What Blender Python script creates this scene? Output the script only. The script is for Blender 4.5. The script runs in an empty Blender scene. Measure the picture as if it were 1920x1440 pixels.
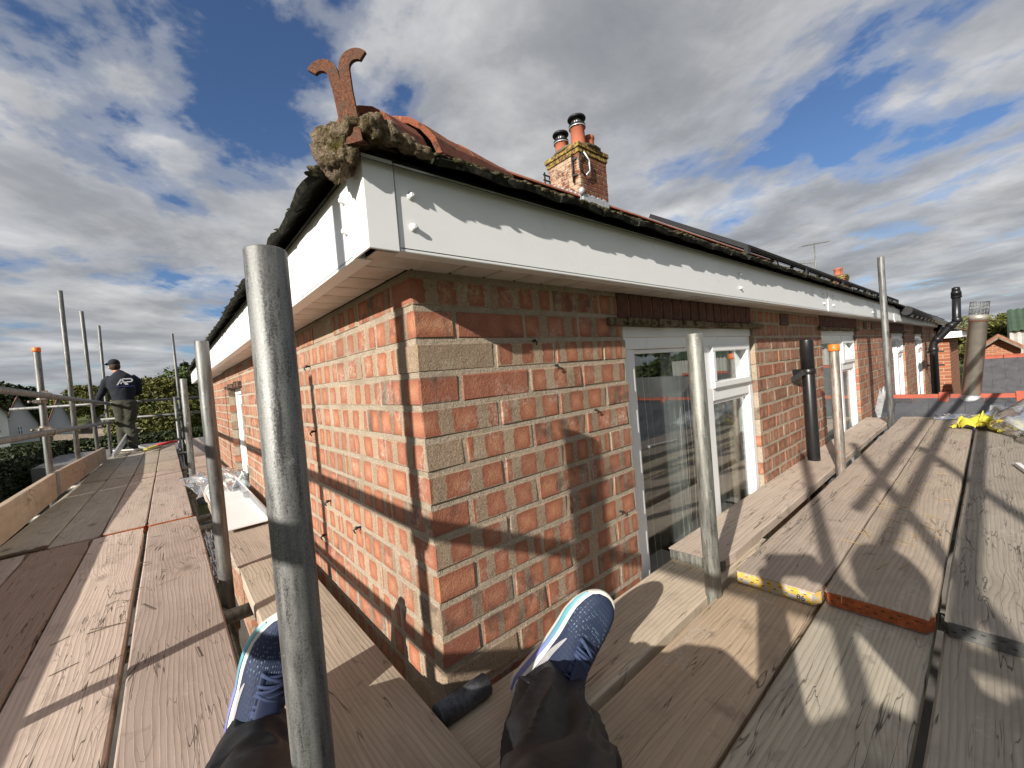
import bpy, bmesh, math, random
import numpy as np
from mathutils import Vector, Matrix, noise as mnoise
R_ = math.radians
random.seed(7); rng = np.random.default_rng(7)
scene = bpy.context.scene
col = scene.collection

# ------------------------------------------------------------------ camera
CAM = Vector((-0.42990, -0.82357, 0.13324)); FPX = 766.4
YAW, PITCH, ROLL = .867568, -.022847, -.084009
fw = Vector((math.cos(PITCH)*math.cos(YAW), math.cos(PITCH)*math.sin(YAW), math.sin(PITCH)))
r0 = fw.cross(Vector((0, 0, 1))).normalized(); u0 = r0.cross(fw)
RT = math.cos(ROLL)*r0 + math.sin(ROLL)*u0; UP = -math.sin(ROLL)*r0 + math.cos(ROLL)*u0
cd = bpy.data.cameras.new('camera'); cam = bpy.data.objects.new('camera', cd); col.objects.link(cam)
cd.sensor_width = 36; cd.lens = FPX/1920*36; cd.clip_start = .01; cd.clip_end = 2000
cam.matrix_world = Matrix(((RT.x, UP.x, -fw.x, CAM.x), (RT.y, UP.y, -fw.y, CAM.y), (RT.z, UP.z, -fw.z, CAM.z), (0, 0, 0, 1)))
scene.camera = cam

# ------------------------------------------------------------------ sun, sky, exposure
SUN = Vector((.8817, .2528, -.398)).normalized()          # direction the light travels
sd = bpy.data.lights.new('sun', 'SUN'); sd.energy = 5.0; sd.angle = R_(.55); sd.color = (1, .945, .86)
so = bpy.data.objects.new('sun', sd); col.objects.link(so); so.rotation_euler = SUN.to_track_quat('-Z', 'Y').to_euler()
so.location = (-6, -2, 6)
scene.view_settings.view_transform = 'Standard'; scene.view_settings.look = 'None'
scene.view_settings.gamma = 1; scene.view_settings.use_curve_mapping = False
scene.view_settings.exposure = 0.62
scene.render.resolution_x = 1024; scene.render.resolution_y = 768


class NT:
    """small helper around a node tree"""
    def __init__(s, tree): s.t = tree; s.n = tree.nodes; s.l = tree.links
    def node(s, typ, **kw):
        n = s.n.new(typ)
        ins = kw.pop('ins', {})
        for k, v in kw.items(): setattr(n, k, v)
        for k, v in ins.items(): s.set(n.inputs[k], v)
        return n
    def set(s, sock, v):
        if hasattr(v, 'is_output') or isinstance(v, bpy.types.NodeSocket): s.l.new(v, sock)
        elif isinstance(v, (tuple, list)) and len(v) == 3 and sock.type == 'RGBA': sock.default_value = (*v, 1)
        else: sock.default_value = v
    def math(s, op, a, b=0.0, c=None, clamp=False):
        n = s.n.new('ShaderNodeMath'); n.operation = op; n.use_clamp = clamp
        s.set(n.inputs[0], a); s.set(n.inputs[1], b)
        if c is not None: s.set(n.inputs[2], c)
        return n.outputs[0]
    def vmath(s, op, a, b=(0, 0, 0), scale=None):
        n = s.n.new('ShaderNodeVectorMath'); n.operation = op; s.set(n.inputs[0], a); s.set(n.inputs[1], b)
        if scale is not None: s.set(n.inputs['Scale'], scale)
        return n.outputs[0]
    def noise(s, vec, scale, detail=4, rough=.55, dist=0., w=None):
        n = s.n.new('ShaderNodeTexNoise')
        if w is not None: n.noise_dimensions = '4D'; s.set(n.inputs['W'], w)
        if vec is not None: s.set(n.inputs['Vector'], vec)
        n.inputs['Scale'].default_value = scale; n.inputs['Detail'].default_value = detail
        n.inputs['Roughness'].default_value = rough; n.inputs['Distortion'].default_value = dist
        return n.outputs[0]
    def ramp(s, fac, stops, interp='LINEAR'):
        n = s.n.new('ShaderNodeValToRGB'); n.color_ramp.interpolation = interp
        e = n.color_ramp.elements
        while len(e) < len(stops): e.new(.5)
        for el, (p, c) in zip(e, stops):
            el.position = p; el.color = (*c, 1) if isinstance(c, (tuple, list)) else (c, c, c, 1)
        s.set(n.inputs[0], fac); return n.outputs[0]
    def mix(s, fac, a, b, typ='MIX'):
        n = s.n.new('ShaderNodeMix'); n.data_type = 'RGBA'; n.blend_type = typ
        s.set(n.inputs[0], fac); s.set(n.inputs[6], a); s.set(n.inputs[7], b); return n.outputs[2]
    def mapr(s, v, a, b, c=0., d=1.):
        n = s.n.new('ShaderNodeMapRange'); s.set(n.inputs[0], v)
        for i, q in zip((1, 2, 3, 4), (a, b, c, d)): s.set(n.inputs[i], q)
        return n.outputs[0]
    def sep(s, v): n = s.n.new('ShaderNodeSeparateXYZ'); s.set(n.inputs[0], v); return n.outputs
    def comb(s, x, y, z): n = s.n.new('ShaderNodeCombineXYZ'); [s.set(n.inputs[i], q) for i, q in enumerate((x, y, z))]; return n.outputs[0]


world = bpy.data.worlds.new('World'); scene.world = world; world.use_nodes = True
w = NT(world.node_tree); w.n.clear()
sky = w.node('ShaderNodeTexSky', sky_type='NISHITA', sun_disc=False)
sky.sun_elevation = math.asin(-SUN.z); sky.sun_rotation = math.atan2(-SUN.x, -SUN.y)
sky.altitude = 50; sky.air_density = 1.0; sky.dust_density = .6; sky.ozone_density = 2.0
tc = w.node('ShaderNodeTexCoord').outputs['Generated']
dx, dy, dz = w.sep(w.vmath('NORMALIZE', tc))
den = w.math('ADD', w.math('MAXIMUM', dz, 0.0), .11)
px = w.math('DIVIDE', dx, den); py = w.math('DIVIDE', dy, den)
ca, sa = math.cos(R_(62)), math.sin(R_(62))                # cloud streets run away from the camera
al = w.math('ADD', w.math('MULTIPLY', px, ca), w.math('MULTIPLY', py, sa))
ac = w.math('SUBTRACT', w.math('MULTIPLY', py, ca), w.math('MULTIPLY', px, sa))
cp = w.comb(w.math('MULTIPLY', al, .92), ac, 47.1)
warp = w.noise(cp, .9, 3, .5)
cpw = w.vmath('ADD', cp, w.vmath('SCALE', w.comb(warp, w.math('SUBTRACT', 1., warp), 0.), scale=.38))
n1 = w.noise(cpw, 1.15, 9, .55)
n2 = w.noise(cpw, 5.0, 8, .58)
n3 = w.noise(w.vmath('ADD', cpw, (5.2, 1.3, 0)), .55, 3, .5)
dens = w.math('ADD', w.math('ADD', w.math('MULTIPLY', n1, .70), w.math('MULTIPLY', n2, .20)), w.math('MULTIPLY', n3, .42))
# more cloud towards the horizon where the layers stack up
dens = w.math('ADD', dens, w.mapr(dz, 0., .35, .045, 0.))
mask = w.ramp(dens, [(.565, 0.), (.605, .45), (.655, .92), (.74, 1.)], 'EASE')
shade = w.math('ADD', w.math('MULTIPLY', w.noise(w.vmath('ADD', cpw, (.12, .07, 0)), 1.7, 8, .58), .75), w.math('MULTIPLY', dens, .35))
ccol = w.ramp(shade, [(.47, (1.25, 1.25, 1.25)), (.57, (.90, .91, .93)), (.68, (.60, .62, .66)), (.84, (.40, .42, .47))])
hz = w.mapr(dz, 0., .16, 1., 0.)
ccol = w.mix(w.math('MULTIPLY', hz, .45), ccol, (.62, .67, .75))
b1 = w.node('ShaderNodeBackground', ins={'Strength': .060}); w.l.new(w.mix(1., sky.outputs[0], (.80, .95, 1.2), 'MULTIPLY'), b1.inputs[0])
b2 = w.node('ShaderNodeBackground', ins={'Strength': .39}); w.l.new(ccol, b2.inputs[0])
ms = w.node('ShaderNodeMixShader'); w.l.new(mask, ms.inputs[0]); w.l.new(b1.outputs[0], ms.inputs[1]); w.l.new(b2.outputs[0], ms.inputs[2])
wo = w.node('ShaderNodeOutputWorld'); w.l.new(ms.outputs[0], wo.inputs[0])

# ------------------------------------------------------------------ materials
MATS = {}
def mat(name, base=(.5, .5, .5), rough=.6, metal=0., spec=.5):
    m = bpy.data.materials.new(name); m.use_nodes = True; MATS[name] = m
    t = NT(m.node_tree); b = t.n['Principled BSDF']
    t.b = b; b.inputs['Base Color'].default_value = (*base, 1); b.inputs['Roughness'].default_value = rough
    b.inputs['Metallic'].default_value = metal; b.inputs['Specular IOR Level'].default_value = spec
    t.obj = lambda: t.node('ShaderNodeTexCoord').outputs['Object']
    t.pos = lambda: t.node('ShaderNodeNewGeometry').outputs['Position']
    t.rnd = lambda: t.node('ShaderNodeObjectInfo').outputs['Random']
    def bump(h, strength=.3, dist=.01):
        bn = t.node('ShaderNodeBump', ins={'Strength': strength, 'Distance': dist}); t.l.new(h, bn.inputs['Height']); t.l.new(bn.outputs[0], b.inputs['Normal'])
    t.bump = bump
    t.colr = lambda c: t.set(b.inputs['Base Color'], c)
    return t

def simple(name, base, rough=.6, metal=0., var=.25, scale=12., bump=.15, bdist=.004, spec=.5):
    t = mat(name, base, rough, metal, spec)
    p = t.pos(); n = t.noise(p, scale, 6, .62)
    k = t.mapr(n, .3, .7, 1-var, 1+var*.6)
    t.colr(t.mix(1., base, t.comb(k, k, k), 'MULTIPLY'))
    if bump: t.bump(t.noise(p, scale*6, 4, .6), bump, bdist)
    return t

# --- brick: banded red and buff faces
t = mat('brick', rough=.9, spec=.25)
at = t.node('ShaderNodeAttribute', attribute_name='buv').outputs['Vector']
rat = t.node('ShaderNodeAttribute', attribute_name='brnd').outputs['Fac']
rn = t.math('FRACT', t.math('ADD', t.rnd(), rat))
r2 = t.math('FRACT', t.math('MULTIPLY', rn, 37.31)); r3 = t.math('FRACT', t.math('MULTIPLY', rn, 91.7)); r4 = t.math('FRACT', t.math('MULTIPLY', rn, 173.3))
u, v, wz = t.sep(at)
pos = t.pos()
wob = t.math('MULTIPLY', t.math('SUBTRACT', t.noise(pos, 42., 4, .65), .5), .022)
per = t.math('ADD', .066, t.math('MULTIPLY', r2, .045))
ph = t.math('DIVIDE', t.math('ADD', t.math('ADD', u, wob), t.math('MULTIPLY', r3, .12)), per)
fr = t.math('ABSOLUTE', t.math('SUBTRACT', t.math('FRACT', t.math('ADD', ph, 20.)), .5))      # 0 at the centre of a red patch, .5 in the buff band
du = t.math('MULTIPLY', t.math('SUBTRACT', t.math('ADD', .325, t.math('MULTIPLY', r4, .09)), fr), per)  # metres inside the red patch
dv = t.math('SUBTRACT', .0315, t.math('ABSOLUTE', t.math('ADD', wz, t.math('MULTIPLY', wob, .35))))
dm = t.math('SMOOTH_MIN', du, dv, .010)
inred = t.mapr(dm, t.math('MULTIPLY', r3, .0030), t.math('ADD', t.math('MULTIPLY', r3, .0030), .0030))
plain = t.math('GREATER_THAN', r2, .965)
allred = t.math('LESS_THAN', r2, .05)
inred = t.math('MAXIMUM', t.math('MULTIPLY', inred, t.math('SUBTRACT', 1., plain)), allred)
redc = t.ramp(t.mapr(dm, 0., .030), [(0., (.225, .078, .046)), (.18, (.335, .125, .07)), (.55, (.43, .178, .10)), (1., (.50, .24, .135))])
redc = t.mix(t.math('MULTIPLY', r3, .45), redc, (.25, .10, .072))
redc = t.mix(t.math('MULTIPLY', allred, .6), redc, (.38, .155, .095))
bufn = t.noise(pos, 420., 3, .7)
bufc = t.mix(r4, (.43, .315, .215), (.245, .178, .125))
bufc = t.mix(t.mapr(bufn, .52, .66), bufc, (.10, .075, .055))
bc = t.mix(inred, bufc, redc)
sp = t.noise(pos, 260., 5, .7); k = t.mapr(sp, .28, .72, .66, 1.22)
bc = t.mix(1., bc, t.comb(k, k, k), 'MULTIPLY')
efl = t.math('MULTIPLY', t.mapr(t.noise(pos, 7.5, 7, .68), .52, .66), t.mapr(t.noise(pos, 90., 4, .7), .42, .62))
bc = t.mix(t.math('MULTIPLY', efl, .7), bc, (.56, .49, .40))
fl_ = t.math('MULTIPLY', t.math('GREATER_THAN', r4, .62), t.mapr(t.noise(pos, 16., 4, .6), .50, .64)); bc = t.mix(t.math('MULTIPLY', fl_, .6), bc, (.075, .05, .042))
drt = t.mapr(t.noise(pos, 3.1, 5, .6), .55, .75); bc = t.mix(t.math('MULTIPLY', drt, .35), bc, (.10, .075, .055))
t.colr(bc)
t.bump(t.math('ADD', t.math('MULTIPLY', t.noise(pos, 170., 6, .7), .8), t.math('MULTIPLY', t.noise(pos, 35., 4, .6), .9)), .55, .005)

t = mat('mortar', rough=.95, spec=.15)
p = t.pos(); n = t.noise(p, 300., 5, .75); n_ = t.noise(p, 9., 5, .6)
c = t.ramp(n, [(.25, (.18, .14, .105)), (.45, (.42, .338, .252)), (.7, (.62, .53, .42))])
c = t.mix(t.mapr(n_, .5, .75), c, (.33, .27, .19)); t.colr(c)
t.bump(t.math('ADD', n, t.math('MULTIPLY', t.noise(p, 70., 4, .6), 1.4)), .9, .007)

# --- weathered scaffold boards: growth rings warped round knots; board length runs along local x
def wood(name, light, dark, wear=1.):
    t = mat(name, rough=.85, spec=.2)
    o = t.obj(); rn = t.rnd()
    ox, oy, oz = t.sep(o)
    sx = t.math('ADD', ox, t.math('MULTIPLY', rn, 37.)); sy = t.math('ADD', oy, t.math('MULTIPLY', t.math('SUBTRACT', rn, .5), .20))
    q = t.comb(sx, sy, t.math('ADD', t.math('MULTIPLY', oz, .6), t.math('MULTIPLY', rn, 9.)))
    slow = t.noise(t.vmath('MULTIPLY', q, (.75, 3.6, 3.)), 1., 2, .45)
    fine = t.noise(t.vmath('MULTIPLY', q, (5., 26., 10.)), 1., 4, .6)
    vor = t.node('ShaderNodeTexVoronoi', ins={'Scale': 1., 'Randomness': 1.}); t.l.new(t.vmath('MULTIPLY', q, (2.1, 4.6, 0.)), vor.inputs['Vector'])
    kd = vor.outputs['Distance']
    knot = t.math('POWER', t.mapr(kd, 0., .34, 1., 0.), 2.)
    phase = t.math('ADD', t.math('ADD', t.math('MULTIPLY', sy, 88.), t.math('MULTIPLY', slow, 11.)), t.math('ADD', t.math('MULTIPLY', fine, 1.1), t.math('MULTIPLY', knot, 4.5)))
    fr = t.math('FRACT', phase)
    ring = t.math('POWER', fr, 3.)                       # sharp late-wood line at the end of each ring
    ring = t.math('MULTIPLY', ring, t.mapr(fr, .93, 1., 1., .0))
    fibre = t.noise(t.vmath('MULTIPLY', q, (3., 110., 40.)), 1., 5, .65)      # fine fibres
    big = t.noise(t.vmath('MULTIPLY', q, (1.3, 3., 2.)), 1.2, 4, .55)
    c = t.mix(t.mapr(fibre, .3, .7), tuple(x*.82 for x in light), tuple(x*1.08 for x in light))
    c = t.mix(t.math('MULTIPLY', t.math('MULTIPLY', ring, t.mapr(big, .3, .7, .45, 1.)), .56*wear), c, dark)
    c = t.mix(t.mapr(big, .48, .75, 0., .55), c, tuple(x*.62 for x in light))
    c = t.mix(t.math('MULTIPLY', t.mapr(kd, .03, .13, 1., 0.), .7), c, tuple(x*.55 for x in dark))
    tint = t.mapr(t.math('FRACT', t.math('MULTIPLY', rn, 13.7)), 0., 1., .74, 1.14)
    c = t.mix(1., c, t.comb(tint, t.math('MULTIPLY', tint, t.mapr(rn, 0., 1., .97, 1.03)), t.math('MULTIPLY', tint, t.mapr(rn, 0., 1., 1.05, .97))), 'MULTIPLY')
    # drying cracks and scratches
    cn = t.noise(t.vmath('MULTIPLY', q, (2.4, 30., 10.)), 1., 3, .55, .5)
    crack = t.math('MULTIPLY', t.mapr(t.math('ABSOLUTE', t.math('SUBTRACT', cn, .5)), 0., .011, 1., 0.), t.mapr(t.noise(t.vmath('MULTIPLY', q, (2.5, 6., 1.)), 1., 2), .5, .6))
    c = t.mix(t.math('MULTIPLY', crack, .8), c, (.03, .022, .017))
    spk = t.noise(q, 130., 3, .7); c = t.mix(t.mapr(spk, .66, .74, 0., .5), c, (.5, .46, .40))
    blot = t.noise(q, 9., 5, .65); c = t.mix(t.mapr(blot, .62, .72, 0., .45), c, (.12, .09, .07))
    cem = t.math('MULTIPLY', t.mapr(t.noise(t.vmath('MULTIPLY', q, (1., 2., 1.)), 3.2, 6, .7), .60, .66), t.mapr(t.noise(q, 85., 4, .7), .45, .60))
    c = t.mix(t.math('MULTIPLY', cem, .55), c, (.50, .47, .42))
    boot = t.mapr(t.noise(t.vmath('MULTIPLY', q, (1., 1.6, 1.)), 4.3, 6, .66), .54, .70); c = t.mix(t.math('MULTIPLY', boot, .45), c, tuple(x*.42 for x in light))
    cn2 = t.noise(t.vmath('MULTIPLY', q, (.55, 11., 4.)), 1., 4, .6)
    split = t.math('MULTIPLY', t.mapr(t.math('ABSOLUTE', t.math('SUBTRACT', cn2, .5)), 0., .0045, 1., 0.), t.mapr(t.noise(t.vmath('MULTIPLY', q, (.9, 2., 1.)), 1., 2), .50, .54))
    c = t.mix(t.math('MULTIPLY', split, .9), c, (.022, .016, .012)); crack = t.math('MAXIMUM', crack, split)
    t.colr(c)
    h = t.math('SUBTRACT', t.math('SUBTRACT', t.math('MULTIPLY', fibre, .35), t.math('MULTIPLY', ring, -.55)), t.math('MULTIPLY', crack, 1.6))
    t.bump(h, .32, .003)
    return t
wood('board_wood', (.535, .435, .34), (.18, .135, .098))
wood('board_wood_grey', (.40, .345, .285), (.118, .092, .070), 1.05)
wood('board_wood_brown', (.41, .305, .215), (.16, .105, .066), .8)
wood('toe_wood', (.50, .385, .27), (.28, .19, .12), .6)

def galv(name, base, sc=1., rust=0.):
    t = mat(name, base, .5, .55)
    o = t.obj(); p = t.pos()
    s1 = t.noise(t.vmath('MULTIPLY', p, (60., 60., 7.)), 1.2*sc, 6, .7)
    s2 = t.noise(p, 420., 4, .7); s3 = t.noise(t.vmath('MULTIPLY', p, (16., 16., 2.5)), 1.3, 5, .65)
    c = t.ramp(t.math('ADD', t.math('MULTIPLY', s1, .6), t.math('MULTIPLY', s2, .4)), [(.38, tuple(x*.22 for x in base)), (.47, tuple(x*.75 for x in base)), (.60, tuple(min(1, x*1.15) for x in base))])
    c = t.mix(t.mapr(s3, .48, .64, 0., .75), c, tuple(x*.30 for x in base))
    c = t.mix(t.math('MULTIPLY', t.mapr(t.noise(p, 30., 6, .7), .64, .68), .6), c, (.45, .43, .39))
    if rust: c = t.mix(t.mapr(t.noise(p, 60., 5, .7), .53, .62, 0., rust), c, (.30, .11, .05))
    t.colr(c); t.set(t.b.inputs['Roughness'], t.mapr(s1, .3, .7, .42, .7)); t.bump(s2, .12, .001)
galv('galvanised', (.225, .225, .215)); galv('galvanised_dull', (.27, .265, .235), 1.3); galv('galvanised_rust', (.33, .30, .26), 1.3, .55)
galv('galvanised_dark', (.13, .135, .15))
t = mat('upvc', (.8, .8, .79), .32, 0, .4); p = t.pos()
sm_ = t.math('MULTIPLY', t.mapr(t.noise(t.vmath('MULTIPLY', p, (3., 3., 9.)), 1.4, 6, .68), .52, .72), t.mapr(t.noise(p, 55., 5, .7), .40, .65)); t.colr(t.mix(t.math('MULTIPLY', sm_, .12), (.81, .81, .80), (.56, .53, .48)))
t.set(t.b.inputs['Roughness'], t.mapr(t.noise(p, 6., 5, .6), .3, .7, .24, .46)); t.bump(t.noise(p, 2.6, 3, .5), .10, .02)
t = mat('upvc_brownish', (.55, .49, .44), .45); p = t.pos()  # plastic mottled between cream and brown
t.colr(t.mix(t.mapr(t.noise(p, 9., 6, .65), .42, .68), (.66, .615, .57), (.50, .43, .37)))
simple('white_paint', (.72, .71, .69), .6, 0, .06, 2., .1)
simple('orange_plastic', (.75, .17, .02), .45, 0, .2, 60., .05)
simple('orange_paint', (.40, .10, .025), .7, 0, .5, 60., .2)
t = mat('yellow_paint', rough=.65); p = t.pos(); t.colr(t.mix(t.mapr(t.noise(p, 70., 5, .65), .46, .56), (.60, .37, .04), (.40, .39, .36)))
simple('grey_steel', (.17, .17, .16), .5, .5, .4, 50., .1)
simple('black_plastic', (.012, .012, .013), .36, 0, .3, 30., .05)
simple('black_metal', (.02, .02, .021), .5, .3, .3, 30., .1)
t = mat('rust', rough=.9, spec=.2); p = t.pos()
t.colr(t.mix(t.mapr(t.noise(p, 60., 6, .7), .45, .65), t.ramp(t.noise(p, 260., 5, .7), [(.3, (.055, .024, .016)), (.5, (.135, .055, .032)), (.72, (.25, .11, .062))]), (.10, .062, .045)))
t.bump(t.noise(p, 320., 5, .75), .8, .003)
# mossy haunching mortar at the hip end
t = mat('hip_mortar', rough=1., spec=.1); p = t.pos(); nz = t.sep(t.node('ShaderNodeNewGeometry').outputs['Normal'])[2]
c = t.ramp(t.noise(p, 170., 6, .75), [(.28, (.07, .052, .034)), (.5, (.23, .172, .115)), (.72, (.38, .31, .23))])
moss = t.math('MULTIPLY', t.mapr(t.noise(p, 38., 6, .7), .45, .56), t.mapr(t.noise(p, 14., 3), .40, .55))
c = t.mix(moss, c, t.ramp(t.noise(p, 300., 3), [(.3, (.022, .020, .008)), (.7, (.13, .105, .030))]))
c = t.mix(t.mapr(t.noise(p, 75., 5, .7), .62, .68, 0., .7), c, (.56, .53, .46)); t.colr(c)
t.bump(t.math('ADD', t.noise(p, 200., 6, .75), t.math('MULTIPLY', t.noise(p, 50., 4), 2.)), 1., .008)
t = mat('tile_old', rough=.95, spec=.15); p = t.pos(); rn = t.rnd(); ra = t.node('ShaderNodeAttribute', attribute_name='brnd').outputs['Fac']
base = t.mix(t.math('FRACT', t.math('ADD', rn, ra)), (.085, .066, .055), (.175, .095, .065))
lich = t.mapr(t.noise(p, 30., 6, .7), .55, .63)
base = t.mix(t.mapr(t.noise(p, 11., 5, .65), .42, .62), base, (.036, .034, .026))
base = t.mix(t.math('MULTIPLY', lich, .8), base, t.ramp(t.noise(p, 160., 3), [(.35, (.11, .10, .06)), (.65, (.38, .36, .30))])); t.colr(base)
t.bump(t.noise(p, 120., 6, .75), .9, .008)
t = mat('tile_black', rough=.95, spec=.15); p = t.pos()
t.colr(t.ramp(t.noise(p, 60., 6, .7), [(.3, (.010, .011, .008)), (.55, (.030, .030, .022)), (.75, (.12, .115, .09))])); t.bump(t.noise(p, 150., 6, .75), 1., .008)
t = mat('hip_tile', rough=.9, spec=.2); p = t.pos()
c = t.mix(t.rnd(), (.24, .075, .045), (.34, .12, .065)); c = t.mix(t.mapr(t.noise(p, 40., 6, .7), .52, .64), c, (.09, .055, .04))
c = t.mix(t.mapr(t.noise(p, 55., 6, .75), .62, .68, 0., .8), c, (.42, .36, .24)); t.colr(c); t.bump(t.noise(p, 200., 5, .7), .7, .004)
t = mat('moss', rough=1., spec=.05); p = t.pos()
t.colr(t.ramp(t.noise(p, 90., 5, .7), [(.3, (.020, .020, .010)), (.5, (.075, .068, .035)), (.62, (.20, .175, .11)), (.75, (.42, .38, .28))])); t.bump(t.noise(p, 260., 5, .8), 1., .006)
simple('ridge_red', (.36, .085, .048), .75, 0, .25, 8., .15)
t = mat('slate', rough=.5, spec=.5); p = t.pos(); rn = t.rnd()
c = t.mix(rn, (.040, .043, .050), (.075, .078, .088)); c = t.mix(t.mapr(t.noise(p, 12., 5, .65), .45, .7, 0., .6), c, (.115, .11, .105)); t.colr(c)
t.bump(t.noise(p, 45., 5, .7), .3, .004)
simple('slate_far', (.085, .082, .088), .7, 0, .3, 9., .2)
simple('lead', (.46, .47, .48), .5, .35, .35, 25., .3)
simple('solar', (.012, .013, .018), .18, 0, .1, 5., 0, spec=.6)
t = mat('glass', rough=0.)
t.n.remove(t.b); gg_ = t.node('ShaderNodeNewGeometry'); vd_ = t.node('ShaderNodeVectorMath', operation='DOT_PRODUCT'); t.l.new(gg_.outputs['Incoming'], vd_.inputs[0]); t.l.new(gg_.outputs['Normal'], vd_.inputs[1])
fz_ = t.math('ADD', .075, t.math('MULTIPLY', t.math('POWER', t.math('SUBTRACT', 1., t.math('ABSOLUTE', vd_.outputs['Value'])), 3.6), .92)); g = t.node('ShaderNodeBsdfGlossy', ins={'Roughness': .004, 'Color': (.92, .95, .96)})
tr = t.node('ShaderNodeBsdfTransparent', ins={'Color': (.94, .97, .96)}); mx = t.node('ShaderNodeMixShader')
t.l.new(fz_, mx.inputs[0]); t.l.new(tr.outputs[0], mx.inputs[1]); t.l.new(g.outputs[0], mx.inputs[2]); t.l.new(mx.outputs[0], t.n['Material Output'].inputs[0])
t = mat('clear_film', rough=.1); t.n.remove(t.b)
g = t.node('ShaderNodeBsdfGlossy', ins={'Roughness': .12, 'Color': (.95, .95, .95)}); tr = t.node('ShaderNodeBsdfTransparent', ins={'Color': (.93, .93, .93)}); df = t.node('ShaderNodeBsdfDiffuse', ins={'Color': (.75, .75, .75)})
lw = t.node('ShaderNodeLayerWeight', ins={'Blend': .45}); m1 = t.node('ShaderNodeMixShader'); m2 = t.node('ShaderNodeMixShader', ins={'Fac': .30})
t.l.new(tr.outputs[0], m2.inputs[1]); t.l.new(df.outputs[0], m2.inputs[2]); t.l.new(lw.outputs['Facing'], m1.inputs[0]); t.l.new(m2.outputs[0], m1.inputs[1]); t.l.new(g.outputs[0], m1.inputs[2]); t.l.new(m1.outputs[0], t.n['Material Output'].inputs[0])
simple('curtain', (.82, .82, .80), .9, 0, .1, 6., .1)
simple('room', (.42, .40, .38), .9, 0, .2, 3., 0)
simple('sill_tile', (.45, .43, .40), .4, 0, .6, 14., 0)
simple('render_white', (.66, .67, .68), .9, 0, .05, 2., .05)
simple('roof_orange', (.27, .125, .070), .9, 0, .5, 5., .4, .02)
simple('roof_dark', (.10, .085, .080), .9, 0, .4, 4., .4, .02)
simple('fence_wood', (.20, .16, .125), .9, 0, .4, 5., .2)
simple('felt', (.155, .150, .148), .9, 0, .35, 1.6, .3, .003)
t = mat('grass', rough=.95, spec=.1); p = t.pos()
t.colr(t.mix(t.mapr(t.noise(p, .25, 5), .4, .6), t.ramp(t.noise(p, 9., 6, .7), [(.3, (.035, .060, .016)), (.7, (.10, .15, .035))]), (.13, .125, .06))); t.bump(t.noise(p, 30., 5, .7), .6, .03)
def leafmat(name, a, b, tr=.25):
    t = mat(name, rough=.6, spec=.25); ri = t.node('ShaderNodeNewGeometry').outputs['Random Per Island']
    n = t.noise(t.pos(), .9, 3); t.colr(t.mix(t.math('MULTIPLY', t.math('ADD', ri, n), .5), a, b))
leafmat('leaf_green', (.028, .048, .012), (.095, .125, .030)); leafmat('leaf_autumn', (.050, .058, .013), (.15, .145, .035))
leafmat('leaf_dark', (.012, .022, .008), (.040, .055, .016)); leafmat('leaf_hedge', (.009, .016, .006), (.038, .052, .014)); leafmat('leaf_conifer', (.012, .020, .012), (.030, .045, .022))
simple('bark', (.11, .085, .06), .95, 0, .4, 8., .5, .02)
simple('green_sheet', (.060, .098, .056), .55, .1, .25, 1.2, 0)
t = mat('gable_brick', rough=.9, spec=.2); p = t.pos(); a_, b_, c_ = t.sep(p)
bk_ = t.node('ShaderNodeTexBrick', ins={'Scale': 1., 'Brick Width': .225, 'Row Height': .075, 'Mortar Size': .006, 'Color1': (.34, .13, .065, 1), 'Color2': (.25, .085, .045, 1), 'Mortar': (.36, .30, .22, 1)}); t.l.new(t.comb(t.math('ADD', a_, b_), c_, 0.), bk_.inputs['Vector']); t.colr(bk_.outputs[0])
simple('trousers', (.013, .0135, .0155), .58, 0, .55, 60., .2, .001, .3)
simple('trousers_panel', (.028, .026, .027), .78, 0, .3, 50., .2, .001, .3)
simple('trousers_olive', (.048, .046, .032), .9, 0, .35, 16., .2)
simple('sweat_navy', (.0075, .010, .017), .9, 0, .3, 20., .1)
simple('sweat_dark', (.02, .021, .024), .9, 0, .3, 20., .1)
simple('skin', (.42, .22, .15), .55, 0, .1, 30., .05)
simple('hair', (.05, .028, .015), .8, 0, .4, 200., .3)
simple('logo_white', (.62, .62, .64), .6, 0, .05, 9., 0); simple('logo_blue', (.03, .035, .22), .7, 0, .1, 9., 0)
# running shoe
t = mat('shoe_mesh', rough=.75); o = t.obj(); vo = t.node('ShaderNodeTexVoronoi', ins={'Scale': 210., 'Randomness': .25}); t.l.new(t.vmath('MULTIPLY', o, (.55, 1.1, 1.)), vo.inputs['Vector'])
dd = vo.outputs['Distance']; xx = t.sep(o)[0]; zone = t.mapr(xx, .165, .19)
lite = t.math('MULTIPLY', t.math('MULTIPLY', t.mapr(dd, .18, .34, 1., 0.), zone), t.mapr(xx, .215, .262, 1., .05))
t.colr(t.mix(t.math('MULTIPLY', lite, .8), (.017, .027, .062), (.17, .26, .33))); t.bump(dd, .6, .002)
simple('shoe_navy', (.012, .020, .058), .7, 0, .2, 120., .3, .001); simple('lace', (.034, .052, .120), .8, 0, .3, 300., .4, .001)
simple('shoe_silver', (.42, .42, .43), .5, .2, .15, 90., .1)
t = mat('midsole', rough=.6); o = t.obj(); ox, oy, oz = t.sep(o); 
t.colr(t.mix(t.mapr(t.noise(o, 45., 5, .7), .55, .7, 0., .5), (.62, .60, .54), (.36, .32, .26))); t.bump(t.noise(o, 160., 4), .3, .002)
t = mat('midsole_teal', rough=.5); o = t.obj(); ox, oy, oz = t.sep(o)
t.colr(t.ramp(t.mapr(ox, 0., .28), [(0., (.12, .12, .26)), (.35, (.19, .21, .44)), (.6, (.10, .30, .38)), (1., (.20, .50, .52))]))
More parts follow.
